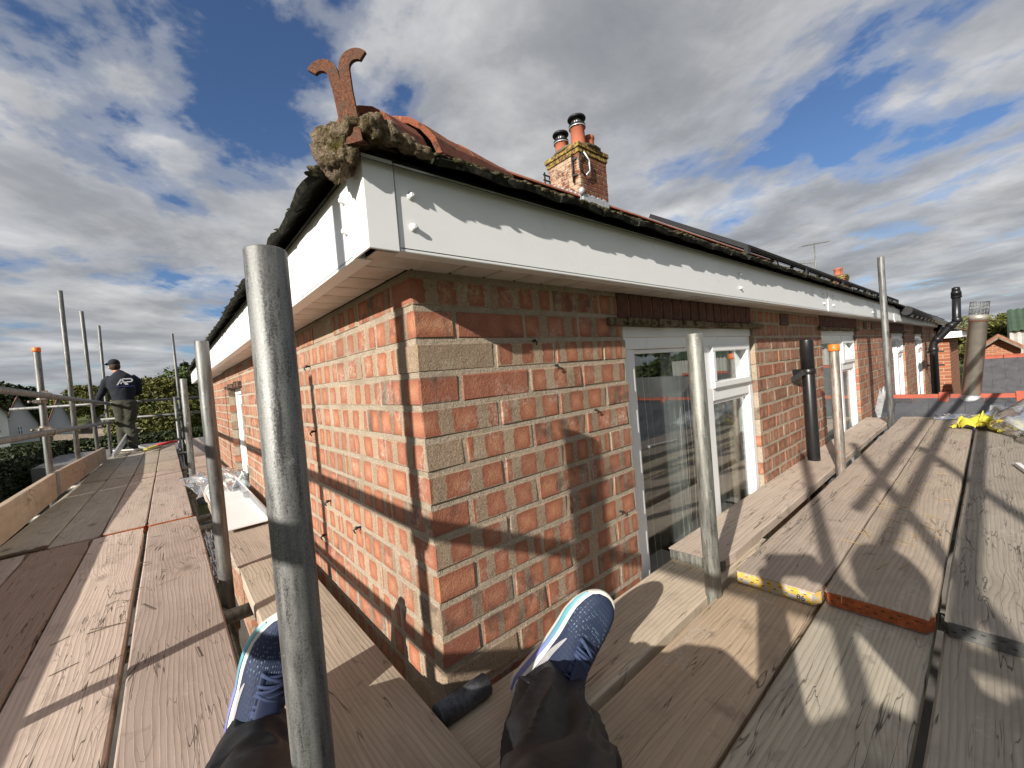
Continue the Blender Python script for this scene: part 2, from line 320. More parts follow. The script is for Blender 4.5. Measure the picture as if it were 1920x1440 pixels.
simple('tab_teal', (.05, .17, .20), .5, 0, .1, 40., 0)
simple('yellow_cloth', (.56, .49, .05), .9, 0, .12, 60., .2)
simple('red_plastic', (.50, .03, .03), .5, 0, .1, 20., 0); simple('aluminium', (.62, .62, .62), .4, .6, .15, 20., 0)
simple('gap_dark', (.10, .092, .082), .95, 0, .4, 3., .3)
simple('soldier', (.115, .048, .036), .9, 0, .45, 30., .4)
simple('straw', (.42, .29, .13), .9, 0, .3, 60., 0)
simple('satin_flue', (.52, .48, .40), .38, .55, .3, 9., .02)
simple('phone_black', (.01, .01, .011), .3)
simple('corrugated_grey', (.40, .39, .36), .6, .2, .2, 4., 0)


# ------------------------------------------------------------------ mesh helpers
class MB:
    def __init__(s): s.v = []; s.f = []; s.sm = []
    def add(s, vs, fs, smooth=False):
        b = len(s.v); s.v += [tuple(p) for p in vs]
        for f in fs: s.f.append(tuple(i+b for i in f)); s.sm.append(smooth)
        return s
    def box(s, x0, x1, y0, y1, z0, z1, m=None):
        vs = [Vector(p) for p in ((x0, y0, z0), (x1, y0, z0), (x1, y1, z0), (x0, y1, z0), (x0, y0, z1), (x1, y0, z1), (x1, y1, z1), (x0, y1, z1))]
        if m: vs = [m @ p for p in vs]
        return s.add(vs, [(0, 3, 2, 1), (4, 5, 6, 7), (0, 1, 5, 4), (1, 2, 6, 5), (2, 3, 7, 6), (3, 0, 4, 7)])
    def bar(s, p0, p1, w_, h_, up=(0, 0, 1)):
        p0, p1 = Vector(p0), Vector(p1); a = (p1-p0); L = a.length; a.normalize(); sd_ = Vector(up).cross(a).normalized(); n = a.cross(sd_)
        m = Matrix(((a.x, sd_.x, n.x, p0.x), (a.y, sd_.y, n.y, p0.y), (a.z, sd_.z, n.z, p0.z), (0, 0, 0, 1)))
        return s.box(0, L, -w_/2, w_/2, -h_/2, h_/2, m)
    def sweep(s, pts, radii, seg=16, caps=True, ell=None, ref=None):
        pts = [Vector(p) for p in pts]; n = len(pts); rings = []
        up = Vector(ref) if ref else None
        for i, p in enumerate(pts):
            d = (pts[min(i+1, n-1)]-pts[max(i-1, 0)]).normalized()
            if up is None: up = Vector((0, 0, 1)) if abs(d.z) < .9 else Vector((1, 0, 0))
            a = up - d*up.dot(d)
            if a.length < 1e-4: a = Vector((1, 0, 0)) - d*d.x
            a.normalize(); b = d.cross(a); up = a
            r = radii[i] if hasattr(radii, '__len__') else radii
            ra, rb = r if hasattr(r, '__len__') else (r, r)
            rings.append([p + a*(ra*math.cos(2*math.pi*k/seg)) + b*(rb*math.sin(2*math.pi*k/seg)) for k in range(seg)])
        vs = [q for r in rings for q in r]; fs = []
        for i in range(n-1):
            for k in range(seg): fs.append((i*seg+k, i*seg+(k+1) % seg, (i+1)*seg+(k+1) % seg, (i+1)*seg+k))
        s.add(vs, fs, True)
        if caps:
            b = len(s.v)-len(vs)
            s.f.append(tuple(b+k for k in reversed(range(seg)))); s.sm.append(False)
            s.f.append(tuple(b+(n-1)*seg+k for k in range(seg))); s.sm.append(False)
        return s
    def tube(s, p0, p1, r, seg=20): return s.sweep([p0, p1], r, seg)
    def pipe(s, p0, p1, r, wall=.004, seg=24):
        """hollow tube, open at the p1 end"""
        p0, p1 = Vector(p0), Vector(p1); d = (p1-p0).normalized()
        return s.sweep([p0, p1-d*.0015, p1, p1-d*.0004, p1-d*.12], [r, r, r-.001, r-wall, r-wall], seg)
    def lathe(s, prof, c=(0, 0, 0), seg=20, ax=None):
        c = Vector(c); vs = []; n = len(prof); A = ax or Matrix.Identity(3)
        for (r, z) in prof:
            for k in range(seg): vs.append(c + A @ Vector((r*math.cos(2*math.pi*k/seg), r*math.sin(2*math.pi*k/seg), z)))
        fs = []
        for i in range(n-1):
            for k in range(seg): fs.append((i*seg+k, i*seg+(k+1) % seg, (i+1)*seg+(k+1) % seg, (i+1)*seg+k))
        s.add(vs, fs, True); b = len(s.v)-len(vs)
        s.f.append(tuple(b+k for k in reversed(range(seg)))); s.sm.append(False)
        s.f.append(tuple(b+(n-1)*seg+k for k in range(seg))); s.sm.append(False)
        return s
    def prism(s, poly, m, h):
        """polygon in local xy extruded along local z by h (centred)"""
        n = len(poly); vs = [m @ Vector((x, y, -h/2)) for x, y in poly] + [m @ Vector((x, y, h/2)) for x, y in poly]
        fs = [tuple(reversed(range(n))), tuple(range(n, 2*n))] + [(i, (i+1) % n, n+(i+1) % n, n+i) for i in range(n)]
        return s.add(vs, fs)
    def ball(s, c, r, seg=14, m=None):
        c = Vector(c); rr = Vector(r) if hasattr(r, '__len__') else Vector((r, r, r)); vs = []; fs = []; ns = seg//2
        for i in range(ns+1):
            th = math.pi*min(max(i/ns, .004), .996)
            for k in range(seg):
                p = Vector((math.sin(th)*math.cos(2*math.pi*k/seg)*rr.x, math.sin(th)*math.sin(2*math.pi*k/seg)*rr.y, math.cos(th)*rr.z))
                vs.append(c + ((m @ p) if m else p))
        for i in range(ns):
            for k in range(seg): fs.append((i*seg+k, (i+1)*seg+k, (i+1)*seg+(k+1) % seg, i*seg+(k+1) % seg))
        fs.append(tuple(reversed(range(seg)))) if False else None
        return s.add(vs, fs, True)
    def lump(s, c, r, amp=.3, freq=1.5, seg=16, seed=0, m=None):
        b = len(s.v); s.ball((0, 0, 0), (1, 1, 1), seg)
        c = Vector(c); rr = Vector(r) if hasattr(r, '__len__') else Vector((r, r, r))
        for i in range(b, len(s.v)):
            p = Vector(s.v[i]); k = 1 + amp*mnoise.noise(p*freq + Vector((seed*7.1, seed*3.3, seed))) + amp*.30*(1-2.5*abs(mnoise.noise(p*freq*2.2 + Vector((seed, 0, 9)))))
            q = Vector((p.x*rr.x, p.y*rr.y, p.z*rr.z))*k
            s.v[i] = tuple(c + ((m @ q) if m else q))
        return s
    def build(s, name, material, parent=None, bevel=0., loc=None, sub=0):
        org = wloc(parent) if parent else (Vector(loc) if loc else Vector((0, 0, 0)))
        me = bpy.data.meshes.new(name)
        me.from_pydata([tuple(Vector(p)-org) for p in s.v], [], s.f)
        me.polygons.foreach_set('use_smooth', s.sm); me.update()
        if material: me.materials.append(MATS[material])
        o = bpy.data.objects.new(name, me); col.objects.link(o)
        if parent: o.parent = parent
        elif loc: o.location = loc
        if bevel:
            bm = o.modifiers.new('bevel', 'BEVEL'); bm.width = bevel; bm.segments = 2; bm.limit_method = 'ANGLE'; bm.angle_limit = R_(40)
        return o

def wloc(o):
    p = Vector((0, 0, 0))
    while o: p += o.location; o = o.parent
    return p
def tag(o, label=None, cat=None, group=None, kind=None):
    for k, v in (('label', label), ('category', cat), ('group', group), ('kind', kind)):
        if v: o[k] = v
    return o
def thing(name, loc, label, cat, group=None):
    o = bpy.data.objects.new(name, None); o.empty_display_size = .1; col.objects.link(o); o.location = loc
    return tag(o, label, cat, group)
def link_mesh(name, me, parent, matrix):
    """a piece that shares mesh data, placed by a world matrix under an unrotated parent"""
    o = bpy.data.objects.new(name, me); col.objects.link(o); o.parent = parent
    m = matrix.copy(); m.translation = m.translation - wloc(parent); o.matrix_local = m
    return o
def frame(o, x, y, z):
    x, y, z = Vector(x), Vector(y), Vector(z); o = Vector(o)
    return Matrix(((x.x, y.x, z.x, o.x), (x.y, y.y, z.y, o.y), (x.z, y.z, z.z, o.z), (0, 0, 0, 1)))
def pix(p):
    d = Vector(p)-CAM; z = d.dot(fw)
    if z < .02: return None
    return 960+FPX*d.dot(RT)/z, 720-FPX*d.dot(UP)/z, z
def inframe(p, mg=60):
    q = pix(p); return q and -mg < q[0] < 1920+mg and -mg < q[1] < 1440+mg
def ray_at(x, y, depth): return CAM + (fw + RT*((x-960)/FPX) + UP*((720-y)/FPX))*depth
def ray_hit(x, y, axis, val):
    d = fw + RT*((x-960)/FPX) + UP*((720-y)/FPX); return CAM + d*((val-CAM[axis])/d[axis])

# ================================================================== SETTING
GZ = -2.15
g = MB(); g.add([(-300, -300, GZ), (400, -300, GZ), (400, 400, GZ), (-300, 400, GZ)], [(0, 1, 2, 3)])
tag(g.build('ground', 'grass'), 'green and straw coloured garden ground around the house', 'ground', kind='structure')

m = MB(); m.box(-3.0, 14, -3.2, 9, GZ, GZ+.02)  # dark sheet added so no bright grass shows between the boards
tag(m.build('gap_dark', 'gap_dark', None, loc=(3, 0, GZ)), 'dark concrete paving added below the scaffold to darken the board gaps', 'paving', kind='structure')

# ------------------------------------------------------------------ the brick house
house = thing('brick_house', (0, 0, GZ), 'red and buff banded brick bungalow with white fascia, mossy tiled hip roof and chimney', 'house')
XL, YL = 12.6, 6.3          # lengths of the two visible walls
WTOP = .384
OPEN_R = [(.80, 1.99, -1.2, .275), (3.33, 4.55, -1.2, .275), (6.62, 7.78, -1.2, .262), (9.05, 10.2, -1.2, .25)]
OPEN_L = [(2.80, 3.58, GZ, .215)]

def wall_cells(L, opens):
    xs = sorted({0., L, *[o[0] for o in opens], *[o[1] for o in opens]}); out = []
    for a, b in zip(xs, xs[1:]):
        o = [q for q in opens if q[0] <= a+1e-6 and q[1] >= b-1e-6]
        if o:
            out.append((a, b, o[0][3], WTOP))
            if o[0][2] > GZ+.01: out.append((a, b, GZ, o[0][2]))
        else: out.append((a+(.009 if a > 0 else 0), b-(.009 if b < L else 0), GZ, WTOP))
    return out
mw = MB()
for a, b, z0, z1 in wall_cells(XL, OPEN_R): mw.box(a+(.0022 if a == 0 else 0), b, .0022, .24, z0, z1)
for a, b, z0, z1 in wall_cells(YL, OPEN_L): mw.box(.0022, .24, max(a, .241), b, z0, z1)
wall = mw.build('wall', 'mortar', house)

def brick_mesh(L, seed):
    bm = bmesh.new(); bmesh.ops.create_cube(bm, size=1); random.seed(seed)
    for v in bm.verts: v.co = Vector((v.co.x*L, v.co.y*.1025, v.co.z*.065))
    bmesh.ops.bevel(bm, geom=list(bm.edges), offset=.0035, segments=1, affect='EDGES')
    for v in bm.verts: v.co += Vector((random.uniform(-1, 1)*.0016, random.uniform(-1, 1)*.0012, random.uniform(-1, 1)*.0014))
    me = bpy.data.meshes.new('brick'); bm.to_mesh(me); bm.free()
    a = me.attributes.new('buv', 'FLOAT_VECTOR', 'POINT'); a.data.foreach_set('vector', [c for v in me.vertices for c in v.co])
    me.materials.append(MATS['brick']); return me
STR = [brick_mesh(.215, i) for i in range(8)]; HDR = [brick_mesh(.1025, 20+i) for i in range(4)]
random.seed(11)
def subtract(iv, opens, z):
    out = [iv]
    for o in opens:
        if o[2]-.03 < z < o[3]+.03:
            nx = []
            for a, b in out:
                if b <= o[0] or a >= o[1]: nx.append((a, b)); continue
                if a < o[0]-.02: nx.append((a, o[0]-.002))
                if b > o[1]+.02: nx.append((o[1]+.002, b))
            out = nx
    return out
bricks = []                  # (centre, along axis, length)
for k in range(-28, 5):
    zc = .0375+.075*k
    evn = (k % 2 == 0)
    for W, L, opens in (('R', XL, OPEN_R), ('L', YL, OPEN_L)):
        s = 0.
        first = True
        while s < L-.02:
            if first:
                first = False
                if W == 'R' and evn: ln = .215
                elif W == 'L' and not evn: ln = .215
                else: s = .1125; continue     # corner brick belongs to the other face
            else: ln = .215
            b = min(s+ln, L)
            for (a1, b1) in subtract((s, b), opens, zc):
                if b1-a1 > .025: bricks.append((W, (a1+b1)/2, zc, b1-a1))
            s += ln+.01
def brick_matrix(b):
    W, c, z, ln = b; j = random.uniform(-.0009, .0009)
    sc = ln/.215
    rz = random.uniform(-.003, .003)
    if W == 'R': m = Matrix.Translation((c, .05125+j, z)) @ Matrix.Rotation(rz, 4, 'Z')
    else: m = Matrix.Translation((.05125+j, c, z)) @ Matrix.Rotation(math.pi/2+rz, 4, 'Z')
    if random.random() < .5: m = m @ Matrix.Rotation(math.pi, 4, 'Z')
    return m @ Matrix.Diagonal((sc, 1, 1, 1))
def brick_size(b):
    W, c, z, ln = b; p = Vector((c, 0, z)) if W == 'R' else Vector((0, c, z))
    q = pix(p)
    if not q or not (-40 < q[0] < 1960 and -40 < q[1] < 1480): return 0
    d = p-CAM; cs = abs(d.normalized().y if W == 'R' else d.normalized().x)
    if z < -.66: return 0
    return ln*.065*cs/d.length_squared
order = sorted(range(len(bricks)), key=lambda i: -brick_size(bricks[i]))
for i in order[:300]: link_mesh('brick', random.choice(STR), wall, brick_matrix(bricks[i]))
def stuff_boxes(name, mats_, dims, parent, material, label=None, rnd=True, bmcoord=True):
    """many boxes as one mesh; mats_ = matrices, dims = (lx,ly,lz)"""
    base = np.array([(-1, -1, -1), (1, -1, -1), (1, 1, -1), (-1, 1, -1), (-1, -1, 1), (1, -1, 1), (1, 1, 1), (-1, 1, 1)], float)/2*np.array(dims)
    n = len(mats_); M = np.array([[list(r) for r in m] for m in mats_]); org = np.array(wloc(parent))
    V = np.einsum('nij,kj->nki', M[:, :3, :3], base) + M[:, None, :3, 3] - org
    fb = np.array([(0, 3, 2, 1), (4, 5, 6, 7), (0, 1, 5, 4), (1, 2, 6, 5), (2, 3, 7, 6), (3, 0, 4, 7)])
    Fc = (fb[None] + 8*np.arange(n)[:, None, None]).reshape(-1, 4)
    me = bpy.data.meshes.new(name); me.from_pydata(V.reshape(-1, 3).tolist(), [], Fc.tolist()); me.materials.append(MATS[material])
    a = me.attributes.new('buv', 'FLOAT_VECTOR', 'POINT'); a.data.foreach_set('vector', np.tile(base, (n, 1)).ravel())
    a = me.attributes.new('brnd', 'FLOAT', 'POINT'); a.data.foreach_set('value', np.repeat(rng.random(n), 8))
    o = bpy.data.objects.new(name, me); col.objects.link(o); o.parent = parent; o['kind'] = 'stuff'; return o
stuff_boxes('far_brickwork', [brick_matrix(bricks[i]) for i in order[300:]], (.215, .1025, .065), wall, 'brick')

# iron ties and nail hooks left in the wall
def tie(W, a, z):
    m = MB()
    if W == 'R': m.sweep([(a, .02, z), (a, -.006, z), (a+.004, -.010, z-.005), (a+.002, -.008, z-.013)], [.0035, .003, .0025, .002], 6); m.ball((a, -.006, z), .0045, 6)
    else: m.sweep([(.02, a, z), (-.012, a, z), (-.02, a+.004, z-.006), (-.016, a, z-.016)], [.004, .0035, .003, .002], 6); m.ball((-.012, a, z), .006, 6)
    m.build('wall_tie', 'black_metal', wall)
for p in [('R', .36, .222), ('R', .44, .15), ('R', .605, .0), ('R', .69, -.35), ('L', .87, .23), ('L', .87, -.02), ('L', .76, -.27), ('L', .47, -.30), ('L', .86, -.42), ('L', 1.6, .1)]: tie(*p)

# soldier course and crumbling lintel over each opening
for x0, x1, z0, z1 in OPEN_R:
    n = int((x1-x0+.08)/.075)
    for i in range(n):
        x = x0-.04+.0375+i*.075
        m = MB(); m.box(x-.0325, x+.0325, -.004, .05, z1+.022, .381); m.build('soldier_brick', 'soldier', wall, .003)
    m = MB(); random.seed(int(x0*100)); nb = 14
    for i in range(nb):
        a = x0-.10+(x1-x0+.20)*i/nb; b = x0-.10+(x1-x0+.20)*(i+1)/nb
        m.box(a, b-.002, -.012-random.random()*.012, .06, z1-.002-random.random()*.006, z1+.018+random.random()*.003)
    m.build('lintel_tile', 'hip_mortar', wall, .003)
m = MB(); random.seed(5)
for i in range(9): m.box(-.012-random.random()*.02, .06, 2.72+.105*i, 2.82+.105*i, .218-random.random()*.006, .238+random.random()*.02)
m.build('lintel_tile', 'tile_old', wall, .003)
# air bricks
for x in (2.42, 4.9, 5.3):
    m = MB(); m.box(x, x+.215*.7, -.006, .03, .295, .365); ab = m.build('air_brick', 'rust', wall, .002)
    h = MB()
    for i in range(5):
        for j in range(3): h.box(x+.015+i*.027, x+.031+i*.027, -.0065, .0, .303+j*.02, .315+j*.02)
    h.build('vent_hole', 'black_metal', ab)

# ------------------------------------------------------------------ soffit and fascia
FX, FY, FB, FT = -.133, -.118, .383, .544
sof = MB(); sof.box(FX+.02, .0, .001, YL, .3905, .40); sof.box(FX+.02, XL, FY+.02, -.001, .3905, .40)
sof.box(FX+.02, -.001, FY+.02, 0, .3815, .40); soffit = sof.build('soffit', 'upvc_brownish', house)
def board_piece(name, dims, material, bev=.002):
    m = MB(); m.box(-dims[0]/2, dims[0]/2, -dims[1]/2, dims[1]/2, -dims[2]/2, dims[2]/2); me = bpy.data.meshes.new(name)
    bm = bmesh.new(); vs = [bm.verts.new(v) for v in m.v]; [bm.faces.new([vs[i] for i in f]) for f in m.f]
    bmesh.ops.bevel(bm, geom=list(bm.edges), offset=bev, segments=1, affect='EDGES'); bm.to_mesh(me); bm.free(); me.materials.append(MATS[material]); return me
sb = board_piece('soffit_board', (.0935, .104, .010), 'upvc_brownish', .003)
for i in range(int(YL/.1)): link_mesh('soffit_board', sb, soffit, Matrix.Translation((-.0575, .05+.1*i, .386)) @ Matrix.Rotation(math.pi/2, 4, 'Z'))
for i in range(int(XL/.1)+1): link_mesh('soffit_board', sb, soffit, Matrix.Translation((.05+.1*i, -.055, .3862)))
def fascia_run(axis, a, b, z0=FB, z1=FT):
    m = MB()
    if axis == 'x': m.box(a, b, FY, FY+.02, z0, z1); m.box(a, b, FY, FY+.034, z0-.004, z0+.006)
    else: m.box(FX, FX+.02, a, b, z0, z1); m.box(FX, FX+.034, a, b, z0-.004, z0+.006)
    return m.build('fascia_board', 'upvc', house, .002)
f1 = fascia_run('x', -.075, 3.02); f2 = fascia_run('x', 3.024, 5.9); f3 = fascia_run('x', 6.0, XL+.1, FB, FT-.02)
f4 = fascia_run('y', -.045, 2.6); f5 = fascia_run('y', 2.604, YL+.1)
m = MB(); m.box(FX-.004, FX+.055, FY-.004, FY+.001, FB-.006, FT); m.box(FX-.004, FX+.001, FY+.001, FY+.075, FB-.006, FT); m.build('corner_trim', 'upvc', house, .0015)
for x, z0_, w_ in ((3.0, FB-.004, .05), (5.86, FB-.02, .12)):
    m = MB(); m.box(x, x+w_, FY-.004, FY+.0, z0_, FT-.005); m.build('joint_trim', 'upvc', house, .0015)
def screwcap(p, n, parent):
    m = MB(); n = Vector(n); q = n.to_track_quat('Z', 'Y').to_matrix()
    m.lathe([(.0085, 0), (.0085, .002), (.0055, .003), (.0055, .009), (.003, .0105)], p, 6, q); m.build('screw_cap', 'upvc', parent)
for x in (-.045, 1.52, 2.9, 3.15, 4.6): 
    for z in (.428, .488): screwcap((x, FY, z), (0, -1, 0), f1 if x < 3.02 else f2)
for y in (-.012, .8, 1.6): 
    for z in (.440, .500): screwcap((FX, y, z), (-1, 0, 0), f4)

# ------------------------------------------------------------------ roof
TP = .649; PA = math.atan(TP); EY = -.165; EX = -.178; EZ = .528; SR = 3.3   # eaves line, horizontal run to the ridge
HX = EX+SR; HYR = EY+SR; RZ = EZ+SR*TP
rm = MB()
b0 = [(EX+.03, EY+.03), (XL+.3, EY+.03), (XL+.3, HYR), (HX, HYR)]
def rz(x, y, side): return EZ+((y-EY) if side == 'R' else (x-EX))*TP-.02
rm.add([(EX+.03, EY+.03, EZ), (XL+.3, EY+.03, EZ), (XL+.3, HYR, RZ-.02), (HX, HYR, RZ-.02)], [(0, 1, 2, 3)])
rm.add([(EX+.03, EY+.03, EZ), (HX, HYR, RZ-.02), (EX+.03, YL+.35, EZ)], [(0, 1, 2)])
rm.add([(HX, HYR, RZ-.02), (XL+.3, HYR, RZ-.02), (XL+.3, YL+.35, EZ), (EX+.03, YL+.35, EZ)], [(0, 1, 2, 3)])
rm.box(FX+.02, FX+.05, FY+.02, YL, FT-.16, FT+.02); rm.box(FX+.02, XL, FY+.021, FY+.05, FT-.16, FT+.018)
roof = rm.build('roof', 'tile_black', house)
def tile_mesh(seed, ragged=False):
    random.seed(seed); bm = bmesh.new(); nx, ny = 4, 3; L, W_, T = .265, .163, .013; top = []; bot = []
    for j in range(ny+1):
        for i in range(nx+1):
            x = -W_/2+W_*i/nx; y = L*j/ny; cz = .006*(1-(2*x/W_)**2)+.004*math.sin(math.pi*j/ny)
            ex = random.uniform(-.006, .004) if (ragged and j == 0) else 0
            top.append(bm.verts.new((x+random.uniform(-.001, .001), y+ex, cz+T/2+random.uniform(-.001, .001)))); bot.append(bm.verts.new((x, y+ex*.6, cz-T/2)))
    w1 = nx+1
    for j in range(ny):
        for i in range(nx):
            a = j*w1+i; bm.faces.new((top[a], top[a+1], top[a+w1+1], top[a+w1])); bm.faces.new((bot[a], bot[a+w1], bot[a+w1+1], bot[a+1]))
    for i in range(nx): bm.faces.new((bot[i], bot[i+1], top[i+1], top[i]))
    for j in range(ny):
        a = j*w1; bm.faces.new((bot[a+w1], bot[a], top[a], top[a+w1])); a = j*w1+nx; bm.faces.new((bot[a], bot[a+w1], top[a+w1], top[a]))
    me = bpy.data.meshes.new('roof_tile'); bm.to_mesh(me); bm.free(); me.materials.append(MATS['tile_old' if not ragged else 'tile_black']); return me
TILE = [tile_mesh(i) for i in range(4)]; TILE_E = [tile_mesh(30+i, True) for i in range(5)]
random.seed(3)
cg, sg = math.cos(PA-.07), math.sin(PA-.07)
def tile_mat(side, along, s):
    j = random.uniform(-.004, .004); e = random.uniform(-.005, .005)
    if side == 'R': o = (along+j, EY+s+e, EZ+s*TP+.014); return frame(o, (1, 0, 0), (0, cg, sg), (0, -sg, cg)) @ Matrix.Rotation(random.uniform(-.02, .02), 4, 'Z')
    o = (EX+s+e, along+j, EZ+s*TP+.014); return frame(o, (0, -1, 0), (cg, 0, sg), (-sg, 0, cg)) @ Matrix.Rotation(random.uniform(-.02, .02), 4, 'Z')
far = []
nt = 0
for side, L, e0 in (('R', XL+.2, EX), ('L', YL+.2, EY)):
    for c in range(0, 39 if side == 'R' else 4):
        s = c*.085; n = int((L-e0)/.167)
        for i in range(n):
            al = e0+.09+i*.167+(.083 if c % 2 else 0)
            room_ = al-e0-.02-s; k_ = min(1., room_/.235)
            if k_ < .3 or (c == 0 and al-e0 < .15): continue
            M = tile_mat(side, al, s) @ Matrix.Diagonal((1, k_, 1, 1))
            lim = {('R', 0): 11, ('R', 1): 7, ('R', 2): 5, ('R', 3): 4, ('L', 0): 6.}.get((side, c), 0)
            if al < lim and nt < 295:
                nt += 1; link_mesh('roof_tile', random.choice(TILE_E if c == 0 else TILE), roof, M)
            else: far.append(M @ Matrix.Translation((0, .1325, 0)))
stuff_boxes('far_roof_tiles', far, (.163, .265, .014), roof, 'tile_old')
# moss and lichen pads along the eaves
m = MB(); random.seed(9)
for i in range(640):
    if i < 470:
        x = EX+.05+random.random()**1.6*9; c = (x, EY+random.uniform(-.004, .05), 0); c = (c[0], c[1], EZ+(c[1]-EY)*TP+.022)
    else:
        y = EY+.05+random.random()**1.5*5; x = EX+random.uniform(-.004, .03); c = (x, y, EZ+(x-EX)*TP+.020)
    r = random.uniform(.003, .0085); c = (c[0], c[1], c[2]+.004); m.lump(c, (r*1.9, r*1.2, r*.6), .6, 1.6, 8, i)
mo = m.build('moss', 'moss', house); mo['kind'] = 'stuff'
# hip tiles and ridge tiles
def arc_tile(p0, p1, r, side, material, parent, name, thick=.014, arc=1.25, lift=0.):
    p0, p1 = Vector(p0), Vector(p1); a = (p1-p0).normalized(); sd_ = Vector((0, 0, 1)).cross(a).normalized(); n = a.cross(sd_); vs = []; fs = []; K = 9
    for e, p in enumerate((p0, p1)):
        for rr in (r, r-thick):
            for k in range(K):
                an = -arc+2*arc*k/(K-1); vs.append(p + sd_*(rr*math.sin(an)) + n*(rr*math.cos(an)-r*.62+lift))
    o = lambda e, q, k: e*2*K+q*K+k
    for k in range(K-1):
        fs += [(o(0, 0, k), o(0, 0, k+1), o(1, 0, k+1), o(1, 0, k)), (o(0, 1, k), o(1, 1, k), o(1, 1, k+1), o(0, 1, k+1)), (o(0, 0, k), o(0, 1, k), o(0, 1, k+1), o(0, 0, k+1)), (o(1, 0, k), o(1, 0, k+1), o(1, 1, k+1), o(1, 1, k))]
    for k in (0, K-1): fs.append((o(0, 0, k), o(1, 0, k), o(1, 1, k), o(0, 1, k)))
    m = MB(); m.add(vs, fs); return m.build(name, material, parent, .002)
def hipp(s): return Vector((EX+s, EY+s, EZ+s*TP+.030))
s = .055; i = 0; random.seed(2)
while s < SR-.1:
    ln = .155 if i else .12
    arc_tile(hipp(s)+Vector((0, 0, random.uniform(-.004, .006))), hipp(s+ln+.02), .098 if i else .068, 0, 'hip_tile', roof, 'hip_tile', .014, 1.42, .006)
    s += ln+(.02 if i == 0 else 0); i += 1
x = HX
while x < XL+.2:
    arc_tile((x, HYR, RZ+.03), (x+.295, HYR, RZ+.03), .11, 0, 'hip_tile', roof, 'ridge_tile', .016, 1.2); x += .3
# the hip iron: a flat rusty strap that forks into two outward curls
def arcp(cx, cy, r, a0, a1, n): return [(cx+r*math.cos(a0+(a1-a0)*i/n), cy+r*math.sin(a0+(a1-a0)*i/n)) for i in range(n+1)]
hw = .0165
def hornR(cx, cy):
    out = arcp(cx, cy, .0285, math.pi, R_(38), 12)
    inn = arcp(cx+.002, cy-.003, .0125, R_(48), math.pi*.99, 9)
    return out+inn
right = hornR(.0292, .122); left = [(-x, y-.003) for x, y in right]
poly = [(-hw, 0), (hw, 0), (hw, .085)] + list(reversed(right)) + [(.0, .108)] + left + [(-hw, .085)]
o_ = Vector((-.158, -.150, .538))
tilt = Vector((-.085, .085, 1)).normalized(); xv = Vector((1, -1, 0)).normalized(); xv = (xv - tilt*xv.dot(tilt)).normalized(); zv = xv.cross(tilt)
m = MB(); m.prism(poly, frame(o_, xv, tilt, zv), .0065); m.bar(o_+Vector((.002, .002, .003)), hipp(.5)-Vector((0, 0, .05)), .033, .006)
m.build('hip_iron', 'rust', house, .0018)
# haunching mortar lumps under the hip end
m = MB()
for c, r, sd_ in [((-.170, -.092, .548), (.031, .032, .044), 1), ((-.164, -.126, .552), (.021, .025, .036), 2), ((-.125, -.160, .568), (.026, .018, .020), 3), ((-.095, -.160, .566), (.026, .016, .017), 4), ((-.066, -.160, .560), (.024, .014, .013), 5), ((-.038, -.162, .553), (.02, .012, .010), 6), ((-.135, -.135, .572), (.032, .032, .020), 7), ((-.165, -.066, .553), (.018, .026, .018), 8)]:
    m.lump(c, r, .50, 1.35, 40, sd_)
m.build('hip_mortar', 'hip_mortar', house)
